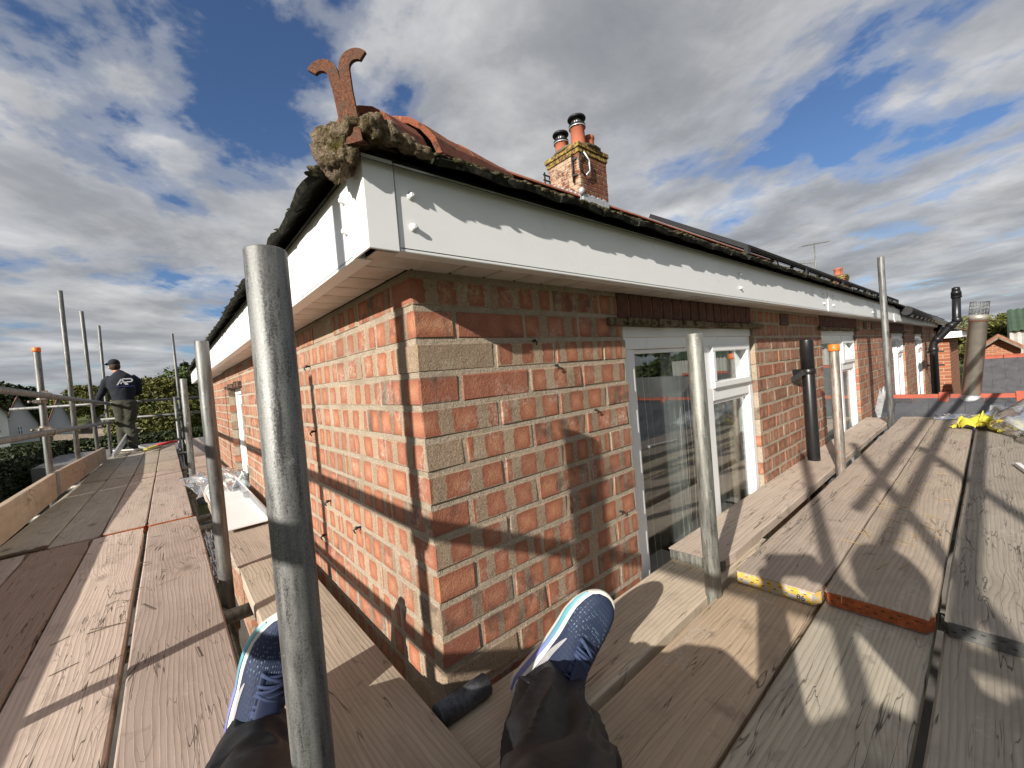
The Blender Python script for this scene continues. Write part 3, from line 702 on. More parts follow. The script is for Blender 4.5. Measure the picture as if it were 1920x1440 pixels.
# ------------------------------------------------------------------ chimneys
def chimney(K, sx, sy, zb, zt, pots, material_cap='hip_mortar', ncourse=None):
    x0, y0 = K; m = MB(); m.box(x0+.006, x0+sx-.006, y0+.006, y0+sy-.006, zb-.6, zt-.02)
    ch = m.build('chimney', 'mortar', house)
    n = int((zt-zb+.1)/.075)
    for k in range(n):
        z = zt-.15-.0375-.075*k
        for W in 'RL':
            L = sx if W == 'R' else sy; s = 0. if (k % 2 == (W == 'R')) else .1125
            while s < L-.03:
                b = min(s+.215, L); ln = b-s; c = (s+b)/2
                if W == 'R': M = Matrix.Translation((x0+c, y0+.05125, z))
                else: M = Matrix.Translation((x0+.05125, y0+c, z)) @ Matrix.Rotation(math.pi/2, 4, 'Z')
                link_mesh('brick', random.choice(STR2), ch, M @ Matrix.Diagonal((ln/.215, 1, 1, 1))); s = b+.01
    for i, e in enumerate((.018, .036)):
        m = MB(); m.box(x0-e, x0+sx+e, y0-e, y0+sy+e, zt-.15+.072*i, zt-.083+.072*i); m.build('corbel', 'chimney_cap', ch, .008)
    m = MB(); m.lump((x0+sx/2, y0+sy/2, zt), (sx*.62, sy*.62, .06), .1, 2, 20, 3); m.build('flaunching', 'hip_mortar', ch)
    for (px_, py_, h, r, cowl) in pots:
        c = (x0+px_, y0+py_, zt+.0); m = MB(); m.lathe([(r*1.08, 0), (r*.98, .06), (r*.92, h-.06), (r*1.06, h-.05), (r*1.06, h-.01), (r*.98, h), (r*.8, h), (r*.8, h-.1)], c, 20); m.build('chimney_pot', 'pot', ch)
        if cowl:
            m = MB(); z = zt+h; cc = (c[0], c[1], z)
            m.lathe([(r*1.1, -.05), (r*1.1, -.02), (r*1.12, -.02), (r*1.12, .0), (r*.7, .01)], cc, 20)
            for q in range(14): a = 2*math.pi*q/14; m.tube((c[0]+r*.72*math.cos(a), c[1]+r*.72*math.sin(a), z), (c[0]+r*.72*math.cos(a), c[1]+r*.72*math.sin(a), z+.10), .006, 5)
            m.lathe([(r*1.2, .085), (r*1.24, .1), (r*1.15, .12), (r*.6, .14)], cc, 20); m.build('cowl', 'black_metal', ch)
            m = MB(); m.lathe([(r*.60, .0), (r*.60, .09)], cc, 16); m.lathe([(r*1.13, -.045), (r*1.13, -.03)], cc, 20); m.build('flue_liner', 'aluminium', ch)
    return ch
simple('pot', (.40, .12, .065), .85, 0, .15, 6., .1)
t = mat('chimney_cap', rough=.95, spec=.15); p = t.pos()
t.colr(t.mix(t.mapr(t.noise(p, 22., 6, .7), .46, .58), t.mix(t.mapr(t.noise(p, 40., 4), .4, .6), (.16, .085, .05), (.06, .05, .04)), (.36, .26, .06))); t.bump(t.noise(p, 60., 5, .7), .8, .015)
t = mat('chimney_brick', rough=.95, spec=.15); p = t.pos(); rn = t.rnd()
c = t.mix(rn, (.12, .042, .026), (.215, .078, .042)); px_, py_, pz_ = t.sep(p)
pale_left = t.math('MULTIPLY', t.mapr(t.noise(p, 6., 6, .7), .47, .56), t.mapr(px_, 4.50, 4.58, 1., .12)); c = t.mix(t.math('MULTIPLY', pale_left, .8), c, (.50, .38, .27))  # pale patches, strongest on the chimney's left face
c = t.mix(t.mapr(t.noise(p, 14., 6, .7), .56, .66, 0., .7), c, (.045, .035, .03)); t.colr(c); t.bump(t.noise(p, 60., 5, .7), .7, .01)
STR2 = []
for me in STR:
    q = me.copy(); q.materials.clear(); q.materials.append(MATS['chimney_brick']); STR2.append(q)
CK = (4.5, 3.03); CT = 3.49
ch1 = chimney(CK, .67, .63, 2.55, CT, [(.17, .46, .27, .105, True), (.22, .16, .38, .115, True), (.50, .17, .30, .085, False)])
m = MB(); x0, y0 = CK       # lead flashing stepped round the foot
for i in range(9): m.box(x0+.07*i, x0+.07*i+.068, y0-.03, y0+.01, EZ+(y0-EY)*TP-.03, EZ+(y0-EY)*TP+.11+.02*(i % 2))
for i in range(7): m.box(x0-.025, x0+.01, y0+.08*i, y0+.08*i+.078, EZ+(y0+.08*i-EY)*TP-.05, EZ+(y0+.08*i-EY)*TP+.13)
m.ball((x0-.02, y0-.02, EZ+(y0-EY)*TP+.15), (.05, .05, .06), 10)
m.build('lead_flashing', 'lead', ch1)
# aerial brackets strapped to the chimney
m = MB(); zz = CT-.35
m.tube((x0-.04, y0+.10, zz-.22), (x0-.04, y0+.10, zz+.2), .014, 10)
for dz in (-.12, .12): m.bar((x0-.05, y0+.10, zz+dz), (x0+.02, y0+.02, zz+dz), .02, .02)
hexp = [(x0+.06, y0-.03, zz+.20), (x0+.16, y0-.04, zz+.10), (x0+.16, y0-.04, zz-.06), (x0+.08, y0-.03, zz-.14), (x0-.02, y0-.02, zz-.05), (x0-.02, y0-.02, zz+.10), (x0+.06, y0-.03, zz+.20)]
m.sweep(hexp, .010, 8); m.build('aerial_bracket', 'black_metal', ch1)
m = MB(); m.sweep([(p[0]+.012, p[1]-.012, p[2]) for p in hexp[:4]], .012, 8); m.build('bracket_strap', 'aluminium', ch1)
m = MB(); m.tube((x0-.12, y0+.60, zz-.25), (x0-.12, y0+.60, zz+.12), .013, 8)
for dz in (-.16, .0, .08): m.bar((x0-.15, y0+.60, zz+dz), (x0+.02, y0+.60, zz+dz), .018, .018)
m.build('aerial_bracket', 'black_metal', ch1)
main_house = house
house = thing('neighbour_house', (21, 3, GZ), 'neighbouring house whose short chimney with two pots shows above the solar panels', 'house')
m = MB(); m.box(16.6, 26, .4, 6, GZ, .4); m.build('wall', 'gable_brick', house)
m = MB(); m.add([(16.4, .0, .42), (26.2, .0, .42), (26.2, 3.2, 2.45), (16.4, 3.2, 2.45), (16.4, 6.4, .42), (26.2, 6.4, .42)], [(0, 1, 2, 3), (3, 2, 5, 4), (0, 3, 4), (1, 5, 2)]); m.build('roof', 'roof_dark', house)
ch2 = chimney((20.6, 2.9), .72, .5, 2.3, 3.02, [(.18, .25, .30, .12, False), (.50, .25, .36, .12, False)])
# aerial mast behind the ridge
m = MB(); b = Vector((19.6, 3.6, 2.3)); m.tube(b, b+Vector((0, 0, 2.05)), .022, 8)
m.bar(b+Vector((0, 0, 1.25)), b+Vector((-1.1, .45, 1.20)), .02, .02)
for q in range(16): p_ = b+Vector((-.068*q, .028*q, 1.25-.003*q)); m.tube(p_+Vector((0, -.0, -.12)), p_+Vector((0, 0, .12)), .006, 5)
m.bar(b+Vector((-.35, .3, 1.95)), b+Vector((.49, -.4, 2.05)), .02, .02)
for q in range(8): p_ = b+Vector((-.35+.112*q, .3-.093*q, 1.95+.013*q)); m.tube(p_+Vector((.1, .16, 0)), p_-Vector((.1, .16, 0)), .006, 5)
m.build('aerial', 'galvanised_dull', house)
house = main_house

# solar panels on the slope, each with a frame, a mesh skirt and legs
def on_roof(x, s, h): return Vector((x, EY+s, EZ+s*TP)) + Vector((0, -math.sin(PA), math.cos(PA)))*h
px0 = 3.30; k = 0
names = ['nearest the chimney', 'second from the chimney', 'third from the chimney', 'fourth from the chimney', 'farthest along the roof']
for k in range(5):
    a, b = px0+1.67*k, px0+1.67*k+1.65
    sp = thing('solar_panel', on_roof(a, .72, .1), 'black framed solar panel with mesh skirt on the tiled roof, '+names[k], 'solar panel', 'solar panels along the roof slope')
    def slab(nm, s0, s1, h0, h1, xa, xb, mt):
        m = MB(); q = [on_roof(x, s, h) for h in (h0, h1) for (x, s) in ((xa, s0), (xb, s0), (xb, s1), (xa, s1))]
        m.add(q, [(0, 3, 2, 1), (4, 5, 6, 7), (0, 1, 5, 4), (1, 2, 6, 5), (2, 3, 7, 6), (3, 0, 4, 7)]); return m.build(nm, mt, sp)
    slab('panel_glass', .67, 1.48, .083, .092, a+.02, b-.02, 'solar')
    m = MB()
    for (s0, s1, xa, xb) in ((.65, .68, a, b), (1.47, 1.50, a, b), (.68, 1.47, a, a+.03), (.68, 1.47, b-.03, b)):
        q = [on_roof(x, s, h) for h in (.058, .096) for (x, s) in ((xa, s0), (xb, s0), (xb, s1), (xa, s1))]
        m.add(q, [(0, 3, 2, 1), (4, 5, 6, 7), (0, 1, 5, 4), (1, 2, 6, 5), (2, 3, 7, 6), (3, 0, 4, 7)])
    for q in (a-.02, b-.02): m.bar(on_roof(q, .648, .055), on_roof(q+.06, .648, .055), .03, .075)
    m.build('frame', 'black_metal', sp)
    m = MB()
    for q in range(56): x = a+.03*q; m.bar(on_roof(x, .645, .012), on_roof(x, .645, .09), .0022, .0022, (1, 0, 0))
    for h in (.02, .04, .06, .08): m.bar(on_roof(a, .645, h), on_roof(b, .645, h), .0022, .0022)
    m.build('mesh_skirt', 'black_metal', sp)
    m = MB()
    for q in (.2, .8, 1.4): m.bar(on_roof(a+q, .70, .01), on_roof(a+q, .70, .07), .03, .03, (1, 0, 0))
    m.sweep([on_roof(a+.5+.05*i, .66, .04-.02*math.sin(i)) for i in range(8)], .006, 6); m.build('bracket', 'black_metal', sp)
# cranked gutter and rafter feet where the fascia is missing
m = MB(); gx = [(6.35+.06*i) for i in range(2)]
pts = [(r_*math.cos(a), r_*math.sin(a)) for r_ in (.06,) for a in np.linspace(math.pi, 2*math.pi, 9)]
m.sweep([(6.35, FY-.06, .50), (XL+.1, FY-.06, .45)], .055, 12); m.build('gutter', 'black_plastic', house)
for i in range(12):
    m = MB(); x = 6.5+.5*i; m.bar((x, FY-.02, .47), (x, FY-.10, .43), .03, .09, (1, 0, 0)); m.build('gutter_bracket', 'black_plastic', house)

# ------------------------------------------------------------------ windows and door
def rect_frame(mb, axis, a0, a1, z0, z1, d0, d1, wd):
    def bx(p0, p1, q0, q1): 
        mb.box(p0, p1, d0, d1, q0, q1) if axis == 'x' else mb.box(d0, d1, p0, p1, q0, q1)
    bx(a0, a1, z1-wd, z1); bx(a0, a1, z0, z0+wd); bx(a0, a0+wd, z0+wd, z1-wd); bx(a1-wd, a1, z0+wd, z1-wd)
def window(x0, x1, z0, z1, y=.022, detail=True):
    wn = MB(); rect_frame(wn, 'x', x0+.004, x1-.004, z0, z1-.042, y, y+.065, .045)
    xm = x0+(x1-x0)*.565; wn.box(xm-.034, xm+.034, y+.002, y+.063, z0+.045, z1-.087)
    zt = .0; wn.box(xm+.034, x1-.049, y+.002, y+.063, zt-.07, zt)
    wn.box(x0+.049, x0+.085, y+.004, y+.06, z0+.045, z1-.087)
    wd = wn.build('window', 'upvc', house, .004)
    m = MB(); m.box(x0+.003, x1-.003, y-.006, y+.06, z1-.043, z1-.004); m.build('head_trim', 'white_paint', wd, .003)
    sash = MB(); rect_frame(sash, 'x', xm+.030, x1-.046, zt-.010, z1-.083, y-.012, y+.03, .030); sash.build('sash', 'upvc', wd, .004)
    bead = MB(); rect_frame(bead, 'x', xm+.035, x1-.050, z0+.046, zt-.071, y+.012, y+.03, .016); rect_frame(bead, 'x', x0+.085, xm-.035, z0+.046, z1-.088, y+.012, y+.03, .016); bead.build('glazing_bead', 'upvc', wd, .003)
    for (a, b, c, d) in ((x0+.085, xm-.035, z0+.046, z1-.088), (xm+.055, x1-.07, zt+.015, z1-.108), (xm+.035, x1-.05, z0+.046, zt-.071)):
        m = MB(); m.box(a, b, y+.022, y+.026, c, d); m.build('pane', 'glass', wd)
    h = MB(); h.sweep([(xm+.12, y+.075, z0+.62), (xm+.10, y+.10, z0+.60), (xm+.09, y+.10, z0+.48)], [.012, .01, .008], 8); h.build('handle', 'black_plastic', wd)
    # room behind: inner sill, curtains and walls
    rmm = MB(); rmm.box(x0-.4, x1+.4, 2.6, 2.65, -2, .35); rmm.box(x0-.4, x1+.4, .245, 2.6, .33, .36); rmm.box(x0-.45, x0-.4, .245, 2.6, -2, .33); rmm.box(x1+.4, x1+.45, .245, 2.6, -2, .33); rmm.box(x0-.4, x1+.4, .245, 2.6, -2.1, -2.05)
    rmm.build('room', 'room', wd)
    m = MB(); m.box(x0, x1, y+.07, .40, z0-.01, z0+.02); m.build('inner_sill', 'white_paint', wd)
    for i in range(int((x1-x0)/.075)):
        m = MB(); m.box(x0+.075*i, x0+.075*i+.07, .30, .312, z0+.022, z0+.16); m.build('sill_tile', 'curtain' if i % 2 else 'sill_tile', wd)
    for i in range(17):
        a = x0+.30+.048*i; m = MB(); vs = []
        for zz in np.linspace(z0+.06, z1-.06, 9): vs += [(a, .13+.004*math.sin(zz*9+i), zz), (a+.034, .150+.004*math.sin(zz*9+i), zz)]
        m.add(vs, [(2*k, 2*k+1, 2*k+3, 2*k+2) for k in range(8)], True); m.build('blind_slat', 'curtain', wd)
    for a, b in ((xm-.10, xm+.06), (x1-.2, x1-.05)):
        m = MB(); n = 40; vs = []
        for i in range(n+1):
            xx = a+(b-a)*i/n; yy = .20+.02*math.sin(i*1.3)
            vs += [(xx, yy, z0+.05), (xx, yy, z1)]
        m.add(vs, [(2*i, 2*i+2, 2*i+3, 2*i+1) for i in range(n)], True); m.build('curtain', 'curtain', wd)
    m = MB(); m.sweep([(xm+.15+.05*i, .32, z0+.06+.35*abs(math.sin(i*.8))) for i in range(7)], .05, 10); m.build('bundle', 'curtain', wd)
    return wd
for (x0, x1, z0, z1) in OPEN_R: window(x0, x1, z0, z1)
y0, y1, _, z1 = OPEN_L[0]
dm_ = MB(); rect_frame(dm_, 'y', y0+.003, y1-.003, GZ+.05, z1-.004, .05, .11, .05); door = dm_.build('door', 'upvc', house, .003)
m = MB(); m.box(.062, .1, y0+.055, y1-.055, GZ+.1, z1-.06); m.build('door_leaf', 'upvc', door, .004)
for (a, b) in ((-.30, .10), (-1.2, -.42)):
    m = MB(); rect_frame(m, 'y', y0+.16, y1-.16, a, b, .056, .066, .02); m.build('panel_moulding', 'upvc', door, .003)
    m = MB(); m.box(.059, .0615, y0+.18, y1-.18, a+.02, b-.02); m.build('pane', 'glass', door)
m = MB(); m.box(.050, .062, y1-.40, y1-.30, -.36, -.33); m.build('letter_box', 'upvc', door, .003)

# ------------------------------------------------------------------ pipes on the right-hand wall
def pipe_obj(name, pts, r, mt, seg=16): m = MB(); m.sweep(pts, r, seg); return m.build(name, mt, house)
m = MB(); m.pipe((2.67, -.065, -1.8), (2.67, -.065, .20), .034); m.lathe([(.038, 0), (.040, .004), (.040, .03), (.036, .034)], (2.67, -.065, -.02), 20); m.lathe([(.036, 0), (.036, .19), (.0345, .2)], (2.67, -.065, -.0), 20)
sp1 = m.build('soil_pipe', 'black_plastic', house)
m = MB(); m.bar((2.67, -.04, .0), (2.60, .0, -.0), .02, .03); m.bar((2.60, -.06, -.002), (2.56, .0, -.05), .012, .03); m.build('pipe_clip', 'black_metal', sp1)
SX = 9.0
m = MB(); m.sweep([(SX, -.21, -1.9), (SX, -.21, .02), (SX, -.22, .07), (SX, -.25, .11), (SX, -.42, .33), (SX, -.47, .37), (SX, -.48, .42), (SX, -.49, .80)], .05, 18)
for (p_, q_) in (((SX, -.21, -.03), (0, 0, 1)), ((SX, -.26, .125), (0, -.6, .8)), ((SX, -.42, .325), (0, -.6, .8)), ((SX, -.485, .40), (0, 0, 1))):
    m.lathe([(.056, -.03), (.060, -.02), (.060, .02), (.056, .03)], p_, 18, Vector(q_).to_track_quat('Z', 'Y').to_matrix())
sp2 = m.build('vent_pipe', 'black_plastic', house)
m = MB(); m.lathe([(.060, 0), (.062, .01), (.057, .05), (.060, .05), (.058, .09), (.046, .115)], (SX, -.49, .74), 18)
m.lathe([(.05, .10), (.045, .16), (.02, .17)], (SX, -.49, .74), 12); m.build('vent_cowl', 'black_plastic', sp2)
pipe_obj('downpipe', [(11.6, -.07, -1.9), (11.6, -.07, .1), (11.6, -.14, .3), (11.6, -.16, .42)], .035, 'black_plastic', 10)
m = MB(); m.bar((10.4, -.25, -.1), (10.4, -.02, -.1), .03, .03); m.bar((10.4, -.25, -.35), (10.4, -.02, -.35), .03, .03); m.bar((10.4, -.25, -.9), (10.4, -.25, -.1), .03, .03); m.build('balcony_rail', 'black_metal', house)
# brick return with white soffit at the far end of the wall
m = MB(); m.box(XL, XL+3.5, -.22, 5, GZ, .12); m.build('end_wall', 'gable_brick', house)
m = MB(); m.box(XL-.2, XL+3.8, -.42, 5, .13, .26); m.build('end_fascia', 'upvc', house)
m = MB(); m.add([(XL-.25, -.48, .265), (XL+3.9, -.48, .265), (XL+3.9, 2.4, 1.8), (XL-.25, 2.4, 1.8)], [(0, 1, 2, 3)]); m.build('end_roof', 'roof_orange', house)

# ================================================================== LOW ROOFS BESIDE THE DECK
ext = thing('rear_extension', (5.6, -1.5, GZ), 'low slated extension with red ridge tiles at the end of the right deck', 'building')
ex, ez, sl = 5.62, -.47, .55
m = MB(); m.box(4.2, 7.0, -6, -.02, GZ, -1.25); m.build('wall', 'gap_dark', ext)  # wall coloured dark to stand for the shade in the deck gaps
m = MB(); m.add([(4.0, -.0, ez-1.62*sl-.03), (4.0, -6.2, ez-1.62*sl-.03), (ex, -6.2, ez-.03), (ex, 0, ez-.03), (7.24, 0, ez-1.62*sl-.03), (7.24, -6.2, ez-1.62*sl-.03)], [(0, 1, 2, 3), (3, 2, 5, 4)]); er = m.build('roof', 'felt', ext)
sa_ = math.atan(sl); sme = board_piece('slate', (.246, .42, .008), 'slate', .0015); random.seed(4)
for c in range(9):
    for i in range(20):
        yy = -.13-.25*i-(.125 if c % 2 else 0); d = .17*c+.06
        M = frame((ex-d*math.cos(sa_)-.10, yy, ez-d*math.sin(sa_)-.045), (0, -1, 0), (-math.cos(sa_+.03), 0, -math.sin(sa_+.03)), (-math.sin(sa_), 0, math.cos(sa_)))
        M = frame(M.translation, (0, -1, 0), (math.cos(sa_+.03), 0, math.sin(sa_+.03)), (-math.sin(sa_+.03), 0, math.cos(sa_+.03)))
        link_mesh('slate', sme, er, M @ Matrix.Rotation(random.uniform(-.008, .008), 4, 'Z'))
i = 0; yy = -.03
while yy > -5:
    m = MB(); L = .47; h = .075; wv = .115
    for s_ in (-1, 1):
        m.add([(ex, yy, ez+.035), (ex+s_*wv, yy, ez-h), (ex+s_*wv, yy-L, ez-h), (ex, yy-L, ez+.035), (ex, yy, ez+.017), (ex+s_*wv, yy, ez-h-.018), (ex+s_*wv, yy-L, ez-h-.018), (ex, yy-L, ez+.017)],
              [(0, 1, 2, 3), (4, 7, 6, 5), (0, 4, 5, 1), (2, 6, 7, 3), (1, 5, 6, 2)])
    m.build('ridge_tile', 'ridge_red', er)
    m = MB()
    for s_ in (-1, 1): m.add([(ex, yy-L-.02, ez+.055), (ex+s_*(wv+.012), yy-L-.02, ez-h+.006), (ex+s_*(wv+.012), yy-L+.05, ez-h+.006), (ex, yy-L+.05, ez+.055), (ex, yy-L-.02, ez+.01), (ex+s_*(wv+.012), yy-L-.02, ez-h-.02), (ex+s_*(wv+.012), yy-L+.05, ez-h-.02), (ex, yy-L+.05, ez+.01)], [(0, 1, 2, 3), (4, 7, 6, 5), (0, 4, 5, 1), (2, 6, 7, 3), (1, 5, 6, 2)])
    m.build('ridge_collar', 'ridge_red', er); yy -= L+.03
m = MB(); m.bar((ex-.02, -.02, ez+.10), (ex-1.5, -.02, ez-.72), .02, .07, (0, 1, 0)); m.lump((ex-.06, -.03, ez+.06), (.05, .02, .07), .4, 2, 12, 4); m.build('lead_flashing', 'lead', ext)
# leaning metal flue with a wire cage
f0, f1_ = Vector((ex+.0, -.66, ez-.05)), Vector((ex+.03, -.745, .30)); ax = (f1_-f0).normalized(); q = ax.to_track_quat('Z', 'Y').to_matrix(); fl = (f1_-f0).length
flu = thing('metal_flue', f0, 'leaning stainless steel flue with wire cage on the red ridge', 'flue')
m = MB(); m.lathe([(.068, 0), (.066, fl-.02), (.069, fl-.02), (.069, fl+.03), (.066, fl+.03)], f0, 24, q); m.build('pipe', 'satin_flue', flu)
m = MB(); m.lathe([(.095, .0), (.075, .05), (.070, .07)], f0, 24, q); m.build('collar', 'lead', flu)
m = MB(); m.lathe([(.0705, fl-.035), (.0705, fl-.022)], f0, 24, q); m.build('rust_band', 'rust', flu)
m = MB()
for i in range(16): a = 2*math.pi*i/16; m.tube(f0+q @ Vector((.064*math.cos(a), .064*math.sin(a), fl+.02)), f0+q @ Vector((.064*math.cos(a), .064*math.sin(a), fl+.16)), .0028, 5)
for hh in (.05, .085, .12, .155): m.sweep([f0+q @ Vector((.064*math.cos(a), .064*math.sin(a), fl+hh)) for a in np.linspace(0, 2*math.pi, 21)], .0028, 5, False)
m.build('wire_cage', 'galvanised', flu)
# the second slate roof beyond
ex2 = thing('slate_roofed_outbuilding', (9.9, -3, GZ), 'long grey slate roof with red ridge behind the metal flue', 'building')
r2x = 11.2; r2z = ray_hit(1862, 672, 0, r2x).z
m = MB(); m.box(9.2, 13, -7, -.62, GZ, r2z-1.1); m.build('wall', 'gable_brick', ex2)
m = MB(); m.add([(9.0, -.5, r2z-1.2), (9.0, -7.2, r2z-1.2), (r2x, -7.2, r2z), (r2x, -.5, r2z), (13.4, -.5, r2z-1.2), (13.4, -7.2, r2z-1.2)], [(0, 1, 2, 3), (3, 2, 5, 4)]); er2 = m.build('roof', 'felt', ex2)
sl2 = 1.2/2.2; sa2 = math.atan(sl2); sme2 = board_piece('slate', (.30, .40, .012), 'slate', .002); sme2.materials.clear(); sme2.materials.append(MATS['slate_far'])
for c in range(11):
    for i in range(13):
        yy = -.65-.303*i-(.15 if c % 2 else 0); d = .2*c+.12
        link_mesh('slate', sme2, er2, frame((r2x-d*math.cos(sa2)-.05, yy, r2z-d*math.sin(sa2)+.012), (0, -1, 0), (math.cos(sa2+.03), 0, math.sin(sa2+.03)), (-math.sin(sa2+.03), 0, math.cos(sa2+.03))))
yy = -.5
while yy > -5: arc_tile((r2x, yy, r2z+.02), (r2x, yy-.44, r2z+.02), .11, 0, 'ridge_red', er2, 'ridge_tile', .015, 1.1); yy -= .45
# brick gable house, green barn and tree at the far right
bh = thing('gabled_house', (24, -4, GZ), 'orange brick house with a shallow gable beyond the slate roof', 'house')
ap = ray_hit(1872, 633, 0, 24); lf = ray_hit(1834, 657, 0, 24); half = abs(lf.y-ap.y)
m = MB(); gy = [ap.y+half, ap.y-half]; m.add([(24, gy[0], GZ), (24, gy[1], GZ), (24, gy[1], lf.z), (24, ap.y, ap.z), (24, gy[0], lf.z), (30, gy[0], GZ), (30, gy[1], GZ), (30, gy[1], lf.z), (30, ap.y, ap.z), (30, gy[0], lf.z)], [(0, 1, 2, 3, 4), (5, 9, 8, 7, 6), (0, 4, 9, 5), (1, 6, 7, 2)]); m.build('wall', 'gable_brick', bh)
for s_ in (0, 1):
    m = MB(); e = Vector((0, (gy[s_]-ap.y)*1.13, (lf.z-ap.z)*1.13)); a_ = Vector((23.7, ap.y, ap.z+.02)); m.add([a_, a_+e, a_+e+Vector((7, 0, 0)), a_+Vector((7, 0, 0)), a_+Vector((0, 0, .12)), a_+e+Vector((0, 0, .12)), a_+e+Vector((7, 0, .12)), a_+Vector((7, 0, .12))], [(0, 1, 2, 3), (4, 7, 6, 5), (0, 4, 5, 1), (1, 5, 6, 2), (2, 6, 7, 3), (3, 7, 4, 0)]); m.build('roof', 'roof_orange', bh)
    m = MB(); m.bar(a_+Vector((-.02, 0, -.02)), a_+e+Vector((-.02, 0, -.02)), .06, .28, (1, 0, 0)); m.build('bargeboard', 'fence_wood', bh)
bn = thing('green_barn', (32, -8, GZ), 'green corrugated barn roof above the brick gable at the right edge', 'barn')
tl = ray_hit(1889, 580, 0, 32); bl = ray_hit(1895, 622, 0, 30.5)
m = MB(); ny = 60; vs = []
for i in range(ny*2+1):
    yy = tl.y-.12*i; dz = .06*(i % 2); vs += [(30.5, yy, bl.z+dz), (33.5, yy, tl.z+dz)]
m.add(vs, [(2*i, 2*i+1, 2*i+3, 2*i+2) for i in range(ny*2)]); m.build('roof', 'green_sheet', bn)
m = MB(); vs = []
for i in range(ny*2+1):
    yy = tl.y-.12*i; dx_ = .05*(i % 2); vs += [(30.7+dx_, yy, GZ), (30.7+dx_, yy, bl.z)]
m.add(vs, [(2*i, 2*i+1, 2*i+3, 2*i+2) for i in range(ny*2)]); m.build('wall', 'corrugated_grey', bn)
m = MB(); m.add([(30.7, tl.y, GZ), (36.5, tl.y, GZ), (36.5, tl.y, bl.z), (33.5, tl.y, tl.z), (30.7, tl.y, bl.z)], [(0, 1, 2, 3, 4)]); m.build('gable', 'corrugated_grey', bn)

# ================================================================== VEGETATION
def leaf_cloud(name, centres, size, material, parent=None, ups=.3, loc=None):
    n = len(centres); C_ = np.asarray(centres, float); d = rng.normal(size=(n, 3)); d[:, 2] += ups; d /= np.linalg.norm(d, axis=1)[:, None]
    a = np.cross(d, rng.normal(size=(n, 3))); a /= np.linalg.norm(a, axis=1)[:, None]; b = np.cross(d, a)
    s = (size*rng.uniform(.6, 1.4, n))[:, None]
    V = np.stack([C_-a*s, C_+b*s*.55, C_+a*s, C_-b*s*.55], 1)
    org = np.array(wloc(parent)) if parent else np.array(loc or (0, 0, 0)); V = V-org
    me = bpy.data.meshes.new(name); me.vertices.add(4*n); me.vertices.foreach_set('co', V.ravel())
    me.loops.add(4*n); me.polygons.add(n); me.loops.foreach_set('vertex_index', np.arange(4*n)); me.polygons.foreach_set('loop_start', np.arange(0, 4*n, 4)); me.polygons.foreach_set('loop_total', np.full(n, 4))
    me.update(calc_edges=True); me.materials.append(MATS[material]); o = bpy.data.objects.new(name, me); col.objects.link(o)
    if parent: o.parent = parent
    elif loc: o.location = loc
    return o
def tree(name, base, h, wr, mt, label, n=5000, leaf=.16, clumps=26, trunk=.35, group=None, low=.25):
    base = Vector(base); t_ = thing(name, base, label, 'tree', group)
    m = MB(); m.sweep([base, base+Vector((.05, 0, h*.35)), base+Vector((0, .1, h*.8))], [trunk*.5, trunk*.38, .05], 9)
    cs = []
    for i in range(clumps):
        a = rng.uniform(0, 2*math.pi); zz = rng.uniform(low, 1.); rr = math.sin(math.pi*min(.97, (zz-low)/(1.06-low)*.85+.12))**.7
        c = np.array(base)+np.array((math.cos(a)*wr*rr*rng.uniform(.3, .95), math.sin(a)*wr*rr*rng.uniform(.3, .95), h*zz*.93)); cs.append(c)
        if i % 3 == 0: m.sweep([base+Vector((0, 0, h*.3)), (Vector(c)+base+Vector((0, 0, h*.45)))/2, c], [trunk*.22, trunk*.14, .02], 6)
    m.build('trunk', 'bark', t_)
    pts = []
    for c in cs:
        k = n//clumps; r = wr*rng.uniform(.22, .42); p_ = rng.normal(size=(k, 3)); p_ /= np.linalg.norm(p_, axis=1)[:, None]; p_ *= (r*rng.uniform(.35, 1., k)**.6)[:, None]; p_[:, 2] *= .72; pts.append(p_+c)
    leaf_cloud('crown', np.concatenate(pts), leaf, mt, t_); return t_
def conifer(base, h, wr, label, mt='leaf_conifer', n=4500):
    base = Vector(base); t_ = thing('conifer_tree', base, label, 'tree', 'trees beyond the left deck'); m = MB(); m.sweep([base, base+Vector((0, 0, h))], [.2, .03], 8); m.build('trunk', 'bark', t_)
    pts = []; tiers = 17
    for i in range(tiers):
        z = h*(.1+.88*i/tiers); r = wr*(1-i/tiers)**.85+.1
        for q_ in range(9):
            a = rng.uniform(0, 6.28); k = n//(tiers*9); f_ = rng.uniform(.1, 1., k); rr = r*rng.uniform(.65, 1.1)
            pts.append(np.stack([base.x+np.cos(a)*rr*f_+rng.normal(size=k)*.10, base.y+np.sin(a)*rr*f_+rng.normal(size=k)*.10, base.z+z-f_*rr*.22+rng.normal(size=k)*.07], 1))
    leaf_cloud('crown', np.concatenate(pts), .11, mt, t_, 0.); return t_
def gpos(px_, d): p = ray_at(px_, 760, d); return (p.x, p.y, GZ)
T = 'trees beyond the left deck'
def th(px_, ytop, d): return ray_at(px_, ytop, d).z-GZ
tree('broadleaf_tree', gpos(262, 26), th(268, 702, 26), 1.5, 'leaf_dark', 'dark round-topped tree just right of the standing worker', 14000, .085, 45, .3, T)
tree('broadleaf_tree', gpos(312, 18), th(310, 708, 18), 1.9, 'leaf_autumn', 'yellow-green bushy tree between the worker and the scaffold poles', 20000, .065, 60, .35, T, .12)
tree('broadleaf_tree', gpos(352, 20), th(350, 695, 20), 2.0, 'leaf_green', 'green tree directly behind the thin upright poles', 18000, .07, 55, .35, T, .12)
conifer(gpos(353, 34), th(353, 674, 34), 1.5, 'tall dark conifer spire rising behind the scaffold poles')
